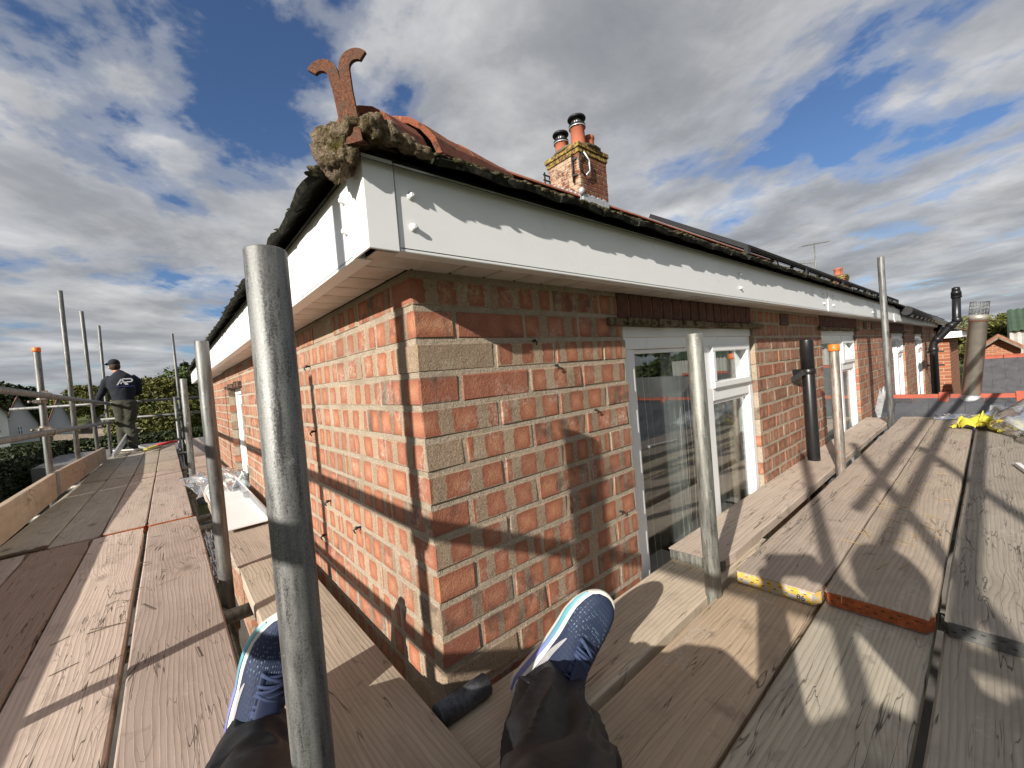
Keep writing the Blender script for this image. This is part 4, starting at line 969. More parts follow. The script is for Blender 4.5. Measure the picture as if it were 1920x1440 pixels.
tree('broadleaf_tree', gpos(170, 75), th(172, 722, 75), 4.2, 'leaf_autumn', 'small autumn tree left of the worker above the tiled barn', 9000, .22, 34, .3, T)
tree('broadleaf_tree', gpos(195, 80), th(185, 724, 80), 4.4, 'leaf_autumn', 'distant rounded tree hidden behind the worker', 8000, .24, 34, .3, T)
tree('broadleaf_tree', gpos(128, 90), th(128, 738, 90), 4.2, 'leaf_green', 'low distant tree between the tall outer poles', 3500, .26, 22, .3, T)
tree('broadleaf_tree', gpos(8, 75), th(8, 718, 75), 5.5, 'leaf_dark', 'dark distant tree behind the white house at the left edge', 4500, .38, 26, .4, T, .1)
tree('broadleaf_tree', gpos(45, 90), th(45, 735, 90), 6.0, 'leaf_dark', 'far dark tree line above the white gable', 4000, .42, 26, .4, T, .1)
rb = ray_at(1868, 620, 24)
tree('broadleaf_tree', (rb.x, rb.y, GZ), ray_at(1862, 592, 24).z-GZ, 2.3, 'leaf_autumn', 'brown-green tree in front of the green barn at right', 16000, .085, 50, .35)
# trees and a house behind the viewer (seen in the window reflections)
for i, (x, y, h, mt) in enumerate([(14, -20, 6.5, 'leaf_dark'), (20, -22, 7.5, 'leaf_green'), (27, -24, 7, 'leaf_dark'), (9, -19, 5.5, 'leaf_green'), (4, -18, 6, 'leaf_dark'), (34, -18, 7, 'leaf_green')]):
    tree('broadleaf_tree', (x, y, GZ), h, 2.6, mt, 'tree mirrored in the window glass, '+['first', 'second', 'third', 'fourth', 'fifth', 'sixth'][i]+' of the reflected row', 3500, .2, 22, .35, 'trees reflected in the window', .1)
def hedge(p0, p1, wd, z1, label, n=9000, leaf=.05, mt='leaf_hedge'):
    p0, p1 = Vector(p0), Vector(p1); o_ = thing('hedge', (p0+p1)/2, label, 'hedge'); a = (p1-p0); L = a.length; a.normalize(); sd_ = Vector((0, 0, 1)).cross(a)
    m = MB(); m.bar(p0+Vector((0, 0, (z1-GZ)/2-.12)), p1+Vector((0, 0, (z1-GZ)/2-.12)), wd-.25, z1-GZ-.25); m.build('core', 'leaf_dark', o_)
    pts = []
    for i in range(n):
        t_ = random.random()*L; f_ = random.random()
        if f_ < .45: s_, zz = random.uniform(-.5, .5)*wd, z1
        else: s_, zz = random.choice((-.5, .5))*wd, random.uniform(GZ, z1)
        w_ = .09*mnoise.noise(Vector((t_*.8, s_*2, zz*1.5)))+.05*mnoise.noise(Vector((t_*3.1, s_*4, zz*4)))
        q_ = p0+a*t_+sd_*(s_*(1+w_)); pts.append((q_.x, q_.y, zz+w_*1.1))
    leaf_cloud('foliage', pts, leaf, mt, o_); return o_
random.seed(21)
h0 = ray_hit(-60, 800, 0, -3.2); 
hedge((-3.6, 5.0, GZ), (-3.2, 15.0, GZ), 1.5, -.62, 'dark clipped hedge outside the left guard rail', 26000, .045)
hedge((-2.6, 15.2, GZ), (3.5, 14.2, GZ), 1.3, -.72, 'clipped green hedge behind the flat roof at the far end', 17000, .05)

# ================================================================== BACKGROUND BUILDINGS ON THE LEFT
def quad(m, pts): m.add(pts, [(0, 1, 2, 3)])
def white_house(x0p, x1p, xap, yap, yeave, d, label, win):
    """gable end facing the camera between two image columns at depth d"""
    a, b, c = ray_at(x0p, yeave, d), ray_at(x1p, yeave+ (0), d), ray_at(xap, yap, d)
    a = Vector((a.x, a.y, a.z)); e = (a-CAM).cross(Vector((0, 0, 1))); e.z = 0; e.normalize(); dv_ = b-CAM; k_ = (a-CAM).dot(Vector((a.x-CAM.x, a.y-CAM.y, 0)).normalized()); nn_ = Vector((a.x-CAM.x, a.y-CAM.y, 0)).normalized(); b = CAM+dv_*(k_/dv_.dot(nn_)); dv_ = c-CAM; c = CAM+dv_*(k_/dv_.dot(nn_)); b = Vector((b.x, b.y, a.z)); back = Vector((-e.y, e.x, 0))
    if back.dot(fw) < 0: back = -back
    w_ = (b-a).dot(e); ca_ = (c-a).dot(e); zt = c.z
    o_ = thing('white_house', (a+b)/2*1.0, label, 'house', 'white houses behind the hedge'); o_.location.z = GZ
    P = lambda s, z, k=0.: Vector((a.x, a.y, 0))+e*s+back*k+Vector((0, 0, z))
    m = MB(); D = 9.; m.add([P(0, GZ), P(w_, GZ), P(w_, a.z), P(ca_, zt), P(0, a.z), P(0, GZ, D), P(w_, GZ, D), P(w_, a.z, D), P(ca_, zt, D), P(0, a.z, D)], [(0, 1, 2, 3, 4), (9, 8, 7, 6, 5), (0, 4, 9, 5), (1, 6, 7, 2)]); m.build('wall', 'render_white', o_)
    for s_, mt in ((0, 'roof_orange'), (w_, 'roof_dark')):
        d_ = (s_-ca_)*1.1; dzz = (a.z-zt)*1.1; m = MB()
        m.add([P(ca_, zt+.02, -.3), P(ca_+d_, zt+dzz, -.3), P(ca_+d_, zt+dzz, D), P(ca_, zt+.02, D), P(ca_, zt+.18, -.3), P(ca_+d_, zt+dzz+.16, -.3), P(ca_+d_, zt+dzz+.16, D), P(ca_, zt+.18, D)], [(0, 1, 2, 3), (4, 7, 6, 5), (0, 4, 5, 1), (1, 5, 6, 2), (2, 6, 7, 3), (3, 7, 4, 0)])
        m.build('roof', mt, o_)
    for (sx0, sx1, sz0, sz1) in win:
        x0, x1 = w_*sx0, w_*sx1; H = a.z-GZ; zz0, zz1 = a.z+sz0, a.z+sz1
        m = MB(); m.prism([(x0, zz0), (x1, zz0), (x1, zz1), (x0, zz1)], frame(P(0, 0, -.02), e, (0, 0, 1), e.cross(Vector((0, 0, 1)))), .06); wi = m.build('window', 'upvc', o_)
        for i in range(2):
            for j in range(3):
                m = MB(); dx_ = (x1-x0)/2; dz_ = (zz1-zz0)/3
                m.prism([(x0+dx_*i+.06, zz0+dz_*j+.05), (x0+dx_*(i+1)-.04, zz0+dz_*j+.05), (x0+dx_*(i+1)-.04, zz0+dz_*(j+1)-.04), (x0+dx_*i+.06, zz0+dz_*(j+1)-.04)], frame(P(0, 0, -.06), e, (0, 0, 1), e.cross(Vector((0, 0, 1)))), .03); m.build('pane', 'solar', wi)
    return o_
white_house(8, 72, 32, 746, 800, 34, 'white rendered gable house at the left edge behind the hedge', [(.36, .52, -1.1, -.1)])
white_house(90, 134, 108, 748, 795, 40, 'smaller white gable house between the two nearest outer poles', [(.40, .56, -1.2, -.3)])
white_house(-60, 14, -40, 735, 785, 30, 'white house with brown tiled roof cut off by the left edge', [(.5, .8, -1.3, -.3)])
lb = thing('tiled_barn', gpos(200, 36), 'long low barn with orange and grey tiled roof behind the worker', 'barn')
A_, B_ = ray_at(143, 790, 36), ray_at(285, 778, 30); A_.z = B_.z = ray_at(200, 800, 33).z
e = (B_-A_); L = e.length; e.normalize(); bk = Vector((-e.y, e.x, 0)); bk = bk if bk.dot(fw) > 0 else -bk
H1 = Vector((0, 0, ray_at(200, 775, 33).z-A_.z)); H2 = Vector((0, 0, ray_at(200, 757, 37).z-A_.z))
m = MB(); quad(m, [A_, B_, B_+bk*2.2+H1, A_+bk*2.2+H1]); m.build('roof', 'roof_dark', lb)
m = MB(); quad(m, [A_+bk*2.2+H1, A_+bk*2.2+H1+e*L*.62, A_+bk*5+H2+e*L*.62, A_+bk*5+H2]); m.build('upper_roof', 'roof_orange', lb)
G_ = Vector((0, 0, GZ-A_.z)); m = MB(); quad(m, [A_+G_+bk*.2, B_+G_+bk*.2, B_+bk*.2, A_+bk*.2]); m.build('wall', 'fence_wood', lb)
for i in range(int(L/.28)):
    m = MB(); m.bar(A_+bk*.0+e*(.28*i)+Vector((0, 0, -.12)), A_+bk*2.15+H1+e*(.28*i)+Vector((0, 0, .06)), .10, .07); m.build('pantile_roll', 'roof_dark', lb)
fn = thing('slatted_fence', A_+G_-bk*2, 'weathered vertical slatted wooden fence in front of the barn', 'fence')
for i in range(int(L/.2)): 
    q_ = A_-bk*2+e*(.2*i); m = MB(); m.bar(q_+G_, q_+Vector((0, 0, -.30)), .14, .03, e.cross(Vector((0, 0, 1)))); m.build('slat', 'fence_wood', fn)
m = MB(); m.bar(A_-bk*1.9+Vector((0, 0, -.5)), B_-bk*1.9+Vector((0, 0, -.5)), .06, .1); m.build('rail', 'fence_wood', fn)
# flat felt roof at the end of the left deck
m = MB(); m.box(-2.4, 3.2, 10.6, 13.2, GZ, -.85); fr_ = m.build('flat_roof', 'felt', None, .01, loc=(.4, 11.9, GZ)); tag(fr_, 'flat grey felt roof beyond the end of the left deck', 'roof')

# ================================================================== SCAFFOLD BOARDS
def plank(axis, a0, a1, c, z_top, wd=.222, mt='board_wood', label='', bands=None, dz=0., thick=.038, group='scaffold boards', bandmat='galvanised_dull'):
    """board with local x along its length"""
    L = a1-a0; random.seed(int(abs(c)*1000)+int(a0*100)+5)
    ob = thing('scaffold_board', (0, 0, 0), label, 'board', group)
    if axis == 'x': ob.matrix_world = frame((a0, c, z_top), (1, 0, 0), (0, 1, 0), (0, 0, 1))
    else:
        s_ = dz/L; v = Vector((0, 1, s_)).normalized(); ob.matrix_world = frame((c, a0, z_top), v, (-1, 0, 0), Vector((0, -s_, 1)).normalized())
    bm = bmesh.new(); nx = max(6, int(L/.12)); rows = []
    ch = .05*.35
    prof = [(-wd/2, -thick), (-wd/2, -.006), (-wd/2+.005, 0), (-wd/6, 0), (wd/6, 0), (wd/2-.005, 0), (wd/2, -.006), (wd/2, -thick)]
    cup = random.uniform(-.003, .003); ph = random.random()*9
    for i in range(nx+1):
        x = L*i/nx; w_ = .0025*mnoise.noise(Vector((x*1.7, ph, c))); hh = .003*mnoise.noise(Vector((x*.6, ph+3, c*2)))
        cl = 0
        if i in (0, nx): cl = .014
        rows.append([bm.verts.new((x, y+w_-(cl if y > wd/2-.001 else -cl if y < -wd/2+.001 else 0), z+hh+cup*(1-(2*y/wd)**2)+.0012*mnoise.noise(Vector((x*9, y*40, ph))))) for y, z in prof])
    n = len(prof)
    for i in range(nx):
        for k in range(n): bm.faces.new((rows[i][k], rows[i+1][k], rows[i+1][(k+1) % n], rows[i][(k+1) % n]))
    bm.faces.new(list(reversed(rows[0]))[::-1]); bm.faces.new(list(reversed(rows[-1])))
    bmesh.ops.recalc_face_normals(bm, faces=list(bm.faces))
    me = bpy.data.meshes.new('plank'); bm.to_mesh(me); bm.free(); me.materials.append(MATS[mt])
    o = bpy.data.objects.new('plank', me); col.objects.link(o); o.parent = ob
    for end, bmt in (bands or {}).items():
        m = MB(); x = 0 if end == 0 else L; sg_ = 1 if end == 0 else -1
        xa, xb = sorted((x-sg_*.0025, x+sg_*.0005))
        m.box(xa, xb, -wd/2+.012, wd/2-.012, -thick+.002, -.001)
        for s_ in (-1, 1): 
            q_ = Vector((x-sg_*.002, s_*(wd/2-.013), -thick/2)); r_ = Vector((x+sg_*.03, s_*(wd/2+.0015), -thick/2)); m.bar(q_, r_, .0025, thick-.004)
        bo = MB.build(m, 'end_band', bmt, None, .0); bo.parent = ob
        m = MB()
        for i in range(12): m.box(*sorted((x-sg_*.0032, x-sg_*.002)), -wd/2+.025+i*.0158, -wd/2+.033+i*.0158, -.011-.012*(i % 2), -.009-.012*(i % 2))
        if bmt != 'galvanised_dull':
            dm2 = m.build('band_perforation', 'black_metal', None); dm2.parent = bo
    return ob
ZRL, ZRU, ZLN, ZLF = -.607, -.567, -.577, -.571
# right deck: lower layer that starts near the viewer
plank('x', -.30, 1.35, -.115, ZRL, .205, 'board_wood', 'lower scaffold board against the brick wall with the right shoe on it')
plank('x', -.28, 1.4, -.352, ZRL, .226, 'board_wood_brown', 'warm brown knotty board beside the right leg, half in shadow')
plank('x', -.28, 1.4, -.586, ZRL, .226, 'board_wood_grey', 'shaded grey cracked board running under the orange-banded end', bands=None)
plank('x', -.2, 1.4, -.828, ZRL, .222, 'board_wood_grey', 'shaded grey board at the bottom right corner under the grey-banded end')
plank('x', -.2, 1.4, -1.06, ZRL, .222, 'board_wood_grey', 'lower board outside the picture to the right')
# upper layer
plank('x', .965, 4.72, -.100, ZRU, .196, 'board_wood', 'upper board along the wall below the windows with galvanised end', {0: 'galvanised_dull'})
plank('x', .943, 4.80, -.360, ZRU, .226, 'board_wood', 'upper board with worn yellow painted end band', {0: 'yellow_paint'})
plank('x', .975, 4.78, -.590, ZRU+.001, .224, 'board_wood', 'upper board with orange painted end band', {0: 'orange_paint'})
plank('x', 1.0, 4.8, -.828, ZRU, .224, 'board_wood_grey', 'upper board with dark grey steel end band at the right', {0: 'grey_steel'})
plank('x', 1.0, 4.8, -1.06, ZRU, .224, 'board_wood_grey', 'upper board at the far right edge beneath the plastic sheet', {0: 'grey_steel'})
tx = bpy.data.curves.new('marking', 'FONT'); tx.body = '06'; tx.size = .022; tx.extrude = .0004; tx.materials.append(MATS['black_metal'])
to_ = bpy.data.objects.new('marking', tx); col.objects.link(to_); bpy.context.view_layer.update(); me_ = bpy.data.meshes.new_from_object(to_.evaluated_get(bpy.context.evaluated_depsgraph_get())); bpy.data.objects.remove(to_); to = bpy.data.objects.new('marking', me_); col.objects.link(to); yb_ = [o for o in bpy.data.objects if o.get('label', '').startswith('upper board with worn yellow')][0]; to.parent = yb_
to.matrix_local = frame((-.0036, -.062, -.030), (0, -1, 0), (0, 0, 1), (-1, 0, 0))
# left deck: near layer
plank('y', -1.7, 2.415, -.452, ZLN, .228, 'board_wood', 'sunlit scarred board nearest the inner poles, left of the left leg')
plank('y', -1.7, 2.415, -.688, ZLN, .214, 'board_wood', 'sunlit wavy-grained board second from the inner poles')
plank('y', -1.7, 2.415, -.912, ZLN, .222, 'board_wood_brown', 'smooth brown half-shaded board third from the inner poles')
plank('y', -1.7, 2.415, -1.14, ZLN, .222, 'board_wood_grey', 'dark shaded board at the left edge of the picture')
# far layer lies on top, falling slightly with distance
G2 = ['board nearest the inner poles', 'second board from the inner poles', 'third board from the inner poles', 'board beside the upright toe board']
for i, (c, wd, mt) in enumerate([(-.462, .214, 'board_wood'), (-.668, .186, 'board_wood'), (-.868, .2, 'board_wood_grey'), (-1.08, .214, 'board_wood_grey')]):
    plank('y', 2.425+.008*(i % 2), 5.31, c, ZLF, wd, mt, 'middle stretch of the left deck, '+G2[i], {0: 'orange_paint'} if i < 2 else None, dz=-.050)
    plank('y', 5.32+.008*(i % 2), 10.2, c, ZLF-.050, wd, mt, 'far stretch of the left deck near the worker, '+G2[i], None, dz=-.055)
# inside boards along the left wall
plank('y', -.33, 1.22, -.152, -.5685, .214, 'board_wood', 'near inside board between the big pole and the left wall')
plank('y', 1.24, 2.9, -.155, -.575, .212, 'board_wood', 'inside board under the white profile')
plank('y', 2.92, 6.4, -.152, -.585, .214, 'board_wood', 'far inside board below the white door', None, -.05)
plank('y', 6.45, 9.6, -.10, -.60, .22, 'board_wood', 'last inside board toward the flat roof')
# toe boards standing on edge
def toe(y0_, y1_, z0_, z1_, label):
    ob = thing('toe_board', (-1.205, y0_, z0_), label, 'toe board', 'toe boards along the left deck')
    L = y1_-y0_; v = Vector((0, L, z1_-z0_)).normalized(); m = MB(); m.box(0, L, -.019, .019, 0, .205)
    o = m.build('plank', 'toe_wood', None, .004); o.parent = ob; ob.matrix_world = frame((-1.205, y0_, z0_), v, (-1, 0, 0), Vector((0, -v.z, v.y)))
    for e_ in (0, L):
        m = MB(); m.box(e_-(.0 if e_ == 0 else .05), e_+(.05 if e_ == 0 else 0), -.021, .0205, .004, .207); bo = m.build('end_band', 'grey_steel', None); bo.parent = ob
toe(-1.7, 4.40, -.577, -.578, 'near toe board standing upright along the left edge'); toe(4.43, 8.0, -.578, -.655, 'farther toe board standing upright beside the ladder')

# ================================================================== SCAFFOLD TUBES
TR = .0242
def tube(p0, p1, label, mt='galvanised', cap=False, r=TR, group='scaffold tubes', couplers=()):
    p0, p1 = Vector(p0), Vector(p1); t_ = thing('scaffold_tube', p0, label, 'pole', group)
    m = MB(); m.pipe(p0, p1, r); m.build('tube', mt, t_); d = (p1-p0).normalized()
    if cap:
        m = MB(); m.lathe([(r+.003, -.038), (r+.004, -.03), (r+.004, -.002), (r, .002)], p1, 20, d.to_track_quat('Z', 'Y').to_matrix()); m.build('end_cap', 'orange_plastic', t_)
    for s_ in couplers:
        c = p0+d*s_; q_ = d.to_track_quat('Z', 'Y').to_matrix(); m = MB()
        m.lathe([(r+.006, -.028), (r+.009, -.024), (r+.009, .024), (r+.006, .028)], c, 16, q_)
        off = q_ @ Vector((.036, .0, 0)); m.bar(c+off+q_ @ Vector((-.012, -.03, 0)), c+off+q_ @ Vector((-.012, .05, 0)), .05, .028, d)
        m.tube(c+off+q_ @ Vector((-.01, .03, 0)), c+off+q_ @ Vector((.045, .03, 0)), .007, 8); m.lathe([(.013, 0), (.013, .014)], c+off+q_ @ Vector((.028, .03, 0)), 6, (q_ @ Vector((1, 0, 0))).to_track_quat('Z', 'Y').to_matrix())
        m.build('coupler', 'galvanised_rust', t_)
    return t_
bp = ray_at(497, 470, .508); bq = ray_at(600, 1600, .508)
tube((bq.x, bq.y, -1.6+.0), (bp.x, bp.y, bp.z), 'large galvanised pole in the foreground beside the left shoe', 'galvanised')
tube((-.30, 1.20, -1.8), (-.302, 1.235, .372), 'second inner pole along the left wall, just behind the foreground pole', 'galvanised', couplers=(1.02,))
tube((-.30, 3.87, -1.8), (-.30, 3.72, .338), 'third inner pole along the left wall', 'galvanised', couplers=(1.1,))
tube((-.30, 7.85, -1.8), (-.30, 8.6, .24), 'short thin inner pole farthest along the left wall', 'galvanised')
tube((-.20, 9.9, -1.8), (-.22, 10.0, 1.55), 'thin pole top just visible above the second inner pole', 'galvanised')
for (y, zt, y2, lab, cap) in [(4.70, .73, 4.70, 'short outer pole with orange cap at the left', True), (6.25, 1.56, 6.22, 'tallest outer pole at the left', False), (8.15, 1.6, 7.85, 'tall outer pole left of the worker', False), (9.6, 1.7, 10.0, 'outer pole directly beside the worker', False)]:
    tube((-1.27, y, -2.1), (-1.27, y2, zt), lab, 'galvanised', cap, couplers=((2.35, 2.1) if cap else ()))
# poles outside the frame whose shadows fall in it
tube((-1.27, -.30, -2.1), (-1.27, -.29, 1.3), 'outer pole beside the viewer that shades the wall corner', couplers=(2.45,))
tube((-1.27, .50, -2.1), (-1.27, .51, .76), 'shorter outer pole beside the viewer')
tube((-1.27, -1.20, -2.1), (-1.27, -1.14, 1.25), 'corner pole behind the viewer')
tube((-1.30, -1.50, -2.1), (-1.27, -1.46, 1.5), 'second corner pole behind the viewer')
tube((-1.27, -1.85, -2.1), (-1.27, -1.80, 1.5), 'third pole behind the viewer')
# guard rails on the left, falling slightly with distance
tube((-1.225, -2.0, .375), (-1.215, 9.6, .225), 'upper guard rail on the left', couplers=(6.62,))
tube((-1.225, -2.0, .075), (-1.215, 9.6, -.115), 'lower guard rail on the left', couplers=(6.62, 11.3))
tube((-2.4, 9.72, .255), (.60, 9.72, .20), 'upper rail across the far end of the left deck')
tube((-1.35, 9.70, -.055), (.60, 9.70, -.12), 'lower rail across the far end of the left deck')
# right-hand poles
tube((.83, -.232, -2.0), (.825, -.230, .212), 'pole in front of the nearest window', 'galvanised_dull')
tube((2.485, -.230, -2.0), (2.528, -.230, .15), 'rust-flecked pole with orange cap by the black pipe', 'galvanised_rust', True)
tube((4.365, -.230, -2.0), (4.336, -.230, .875), 'tall thin pole near the second window', 'galvanised')
# rails along the outer right edge, out of frame, shading the right deck
tube((-1.4, -1.32, .33), (5.2, -1.32, .33), 'outer right guard rail outside the picture')
tube((-1.4, -1.34, .88), (5.2, -1.34, .88), 'upper right guard rail outside the picture'); tube((-1.4, -1.36, .70), (5.2, -1.36, .70), 'middle right guard rail outside the picture')
tube((5.15, -1.30, -2.0), (5.15, -1.30, 1.6), 'outer right pole outside the picture')
# transoms under the boards
for i, (y, xe, cap) in enumerate([(.97, -.02, True), (2.30, -.02, False), (2.58, -.02, True), (3.95, -.02, False), (5.6, -.02, False), (7.9, -.02, False)]):
    zz = -.6425 if y < 2.4 else -.640-.012*(y-2.4)
    tube((-1.34, y, zz), (xe, y, zz), 'transom tube under the left deck, '+['ending in an orange cap at the wall', 'third from the corner', 'fourth from the corner', 'fifth from the corner', 'sixth from the corner', 'farthest away'][i], 'galvanised_dull', cap)
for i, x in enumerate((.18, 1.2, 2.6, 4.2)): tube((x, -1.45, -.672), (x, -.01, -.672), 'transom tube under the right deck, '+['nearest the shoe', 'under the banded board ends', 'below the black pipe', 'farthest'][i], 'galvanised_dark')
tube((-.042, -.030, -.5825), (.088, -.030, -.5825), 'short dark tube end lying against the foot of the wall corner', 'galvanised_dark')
tube((-.325, -1.6, -.70), (-.325, 9.5, -.78), 'ledger tube running beneath the inner edge of the left deck', 'galvanised_dull')

# ================================================================== PEOPLE
def crom(ps, n):
    """Catmull-Rom through (vector, radius) pairs"""
    P = [Vector((*p, r)) if not hasattr(r, '__len__') else Vector((*p, r[0])) for p, r in ps]; out = []
    P = [P[0]*2-P[1]]+P+[P[-1]*2-P[-2]]
    for i in range(1, len(P)-2):
        for k in range(n):
            t_ = k/n; a, b, c, d = P[i-1], P[i], P[i+1], P[i+2]
            out.append(.5*((2*b)+(c-a)*t_+(2*a-5*b+4*c-d)*t_*t_+(3*b-a-3*c+d)*t_**3))
    out.append(P[-2]); return [(Vector(q[:3]), q[3]) for q in out]
def cloth_tube(m, ps, n=14, seg=48, amp=.010, fold=16., seed=0, amps=None, flat=1.):
    C_ = crom(ps, n); N = len(C_); pts = [c for c, _ in C_]; b0_ = len(m.v)
    m.sweep(pts, [(r, r*flat) for _, r in C_], seg, True)
    L = 0
    for i in range(N):
        if i: L += (pts[i]-pts[i-1]).length
        am = amp if amps is None else np.interp(i/(N-1), [a for a, _ in amps], [b for _, b in amps])
        for k in range(seg):
            idx = b0_+i*seg+k; v = Vector(m.v[idx]); d = (v-pts[i]); rr = d.length; d.normalize(); th_ = 2*math.pi*k/seg
            q = Vector((math.cos(th_)*1.2+seed, math.sin(th_)*1.2, L*fold+1.1*math.sin(th_+seed)))
            f_ = 1-abs(mnoise.noise(q))*2.2; f2 = mnoise.noise(q*1.8+Vector((3, 1, 7)))
            m.v[idx] = tuple(v+d*(am*(f_*.9-.3)+am*.22*f2))
    return m
def soft(o, voxel=.012, it=4):
    md = o.modifiers.new('remesh', 'REMESH'); md.mode = 'VOXEL'; md.voxel_size = voxel; md.use_smooth_shade = True
    ms_ = o.modifiers.new('smooth', 'SMOOTH'); ms_.iterations = it; ms_.factor = .5; return o

# ---- running shoe in local coordinates: x heel to toe, z up
def shoe(parent, M, flip=1, name='shoe'):
    st = [(-.002, .012, .070), (.004, .026, .088), (.02, .036, .098), (.05, .041, .097), (.085, .043, .096), (.115, .045, .090), (.15, .049, .076), (.185, .053, .062), (.22, .0545, .053), (.25, .050, .046), (.272, .041, .040), (.285, .027, .033), (.292, .010, .026)]
    zb = lambda x: .037+.004*max(0, (.12-x)/.12)-.012*max(0, (x-.15)/.14)+.022*max(0, (x-.20)/.09)**1.6
    wob = lambda x: flip*(-.010*math.sin(max(0, x)/.29*math.pi)*.6+.012*max(0, (x-.16)/.13)**1.3)
    def loft(secs, seg, prof):
        m = MB(); vs = []
        for s_ in secs: vs += [Vector(p) for p in prof(*s_)]
        n = len(vs)//len(secs); fs = []
        for i in range(len(secs)-1):
            for k in range(n): fs.append((i*n+k, i*n+(k+1) % n, (i+1)*n+(k+1) % n, (i+1)*n+k))
        fs.append(tuple(reversed(range(n)))); fs.append(tuple((len(secs)-1)*n+k for k in range(n))); m.add(vs, fs, True); return m
    def interp(tab, n):
        xs = np.linspace(tab[0][0], tab[-1][0], n); return [(x, *[float(np.interp(x, [r[0] for r in tab], [r[j] for r in tab])) for j in range(1, len(tab[0]))]) for x in xs]
    root = bpy.data.objects.new(name, None); 
    def put(m, nm, mt, par, sub=1):
        o = m.build(nm, mt, None); o.parent = par
        if sub: sd_ = o.modifiers.new('sub', 'SUBSURF'); sd_.levels = sub; sd_.render_levels = sub
        return o
    def prof_up(x, w_, h):
        out = []
        for k in range(24):
            a = math.pi*k/23; e = .72; c_ = math.cos(a); s_ = math.sin(a)
            out.append((x, wob(x)+w_*math.copysign(abs(c_)**e, c_), zb(x)+(h-.02)*abs(s_)**.85))
        return out
    up = put(loft(interp(st, 26), 24, prof_up), name, 'shoe_mesh', parent, 0)
    up.matrix_local = M
    # midsole: outer rim flares and rocks up at toe and heel
    sole_t = [(-.010, .014), (-.004, .030), (.02, .042), (.07, .0455), (.12, .0465), (.16, .0525), (.20, .0575), (.235, .0555), (.262, .047), (.284, .033), (.298, .012)]
    bot = lambda x: .012*max(0, (.02-x)/.03)**1.5+.032*max(0, (x-.19)/.105)**1.7
    def prof_sole(x, w_):
        zt = zb(x)+.008; b_ = bot(x); w2 = w_-.004; y = wob(x); mid = (zt+b_)/2
        return [(x, y-w2, zt), (x, y-w_-.001, zt-.004), (x, y-w_-.0045, mid+.003), (x, y-w_-.003, b_+.005), (x, y-w_+.004, b_), (x, y, b_), (x, y+w_-.004, b_), (x, y+w_+.003, b_+.005), (x, y+w_+.0045, mid+.003), (x, y+w_+.001, zt-.004), (x, y+w2, zt), (x, y, zt)]
    so_ = put(loft(interp(sole_t, 30), 12, prof_sole), 'midsole', 'midsole', up, 1)
    # coloured band sunk along each side of the midsole
    for s_ in (-1, 1):
        m = MB(); vs = []
        xs = np.linspace(.0, .262, 30)
        for x in xs:
            w_ = float(np.interp(x, [r[0] for r in sole_t], [r[1] for r in sole_t])); zt = zb(x)+.012; b_ = bot(x); mid = (zt+b_)/2+.002; hh = .0085*min(1, .35+3*(.262-x)/.262)*min(1, (x+.02)/.05)
            for zz, off in ((mid+hh, .0035), (mid+hh*.5, .0058), (mid-hh*.5, .0058), (mid-hh, .0035)): vs.append((x, wob(x)+s_*(w_+off), zz))
        m.add(vs, [(4*i+k, 4*i+k+1, 4*i+5+k, 4*i+4+k) if s_ > 0 else (4*i+k, 4*i+4+k, 4*i+5+k, 4*i+k+1) for i in range(29) for k in range(3)], True); put(m, 'midsole_band', 'midsole_teal', up, 0)
    # tongue, collar, toe guard, eyestay and laces
    top = lambda x: zb(x)+float(np.interp(x, [r[0] for r in st], [r[2] for r in st]))-.02
    m = MB(); m.sweep([(x, wob(x), top(x)+.002+dz) for x, dz in ((.165, .0), (.14, .003), (.115, .010), (.10, .022), (.09, .036))], [(.004, .020), (.006, .022), (.006, .024), (.006, .025), (.004, .020)], 16, True, ref=(0, 0, 1)); put(m, 'tongue', 'shoe_navy', up, 1)
    m = MB(); m.prism([(-.011, -.008), (.011, -.008), (.011, .010), (-.011, .010)], frame((.088, wob(.09), top(.09)+.042), (0, 1, 0), (-.42, 0, .9), (.9, 0, .42)), .004); put(m, 'tongue_tab', 'tab_teal', up, 0)
    m = MB(); n = 28; m.sweep([(.052+.050*math.cos(a), .033*math.sin(a), .098+.016*max(0, math.cos(a))+.008*max(0, -math.cos(a))) for a in np.linspace(0, 2*math.pi, n)], .0065, 10, False); put(m, 'collar', 'shoe_navy', up, 0)
    for s_ in (-1, 1):
        m = MB(); pts = [(x, wob(x)+s_*.019, top(x)+.0005-.0035) for x in np.linspace(.185, .105, 9)]; m.sweep(pts, [(.003, .0075)]*9, 10, True, ref=(0, 0, 1)); put(m, 'eyestay', 'shoe_navy', up, 0)
    xs = np.linspace(.182, .108, 6)
    for i, x in enumerate(xs):
        s_ = 1 if i % 2 else -1; x2 = x-.012
        m = MB(); m.sweep([(x+(x2-x)*f_, wob(x)+s_*(-.026+.052*f_), top(x+(x2-x)*f_)+.004+.005*math.sin(math.pi*f_)-.006*abs(2*f_-1)**3) for f_ in np.linspace(0, 1, 9)], [(.0026, .0036)]*9, 8, True, ref=(0, 0, 1)); put(m, 'lace', 'lace', up, 0)
        m = MB(); m.sweep([(x+(x2-x)*f_*.3, wob(x)+(-.026+.052*f_), top(x)+.0035+.005*math.sin(math.pi*f_)-.006*abs(2*f_-1)**3) for f_ in np.linspace(0, 1, 9)], [(.0026, .0034)]*9, 8, True, ref=(0, 0, 1)); put(m, 'lace', 'lace', up, 0)
    for s_ in (-1, 1):
        m = MB(); m.sweep([(.114-.01*f_, wob(.11)+s_*(.006+.024*math.sin(f_*2.6)), top(.11)+.012+.006*math.sin(f_*3)-.018*f_) for f_ in np.linspace(0, 1, 10)], .0024, 8); put(m, 'lace', 'lace', up, 0)
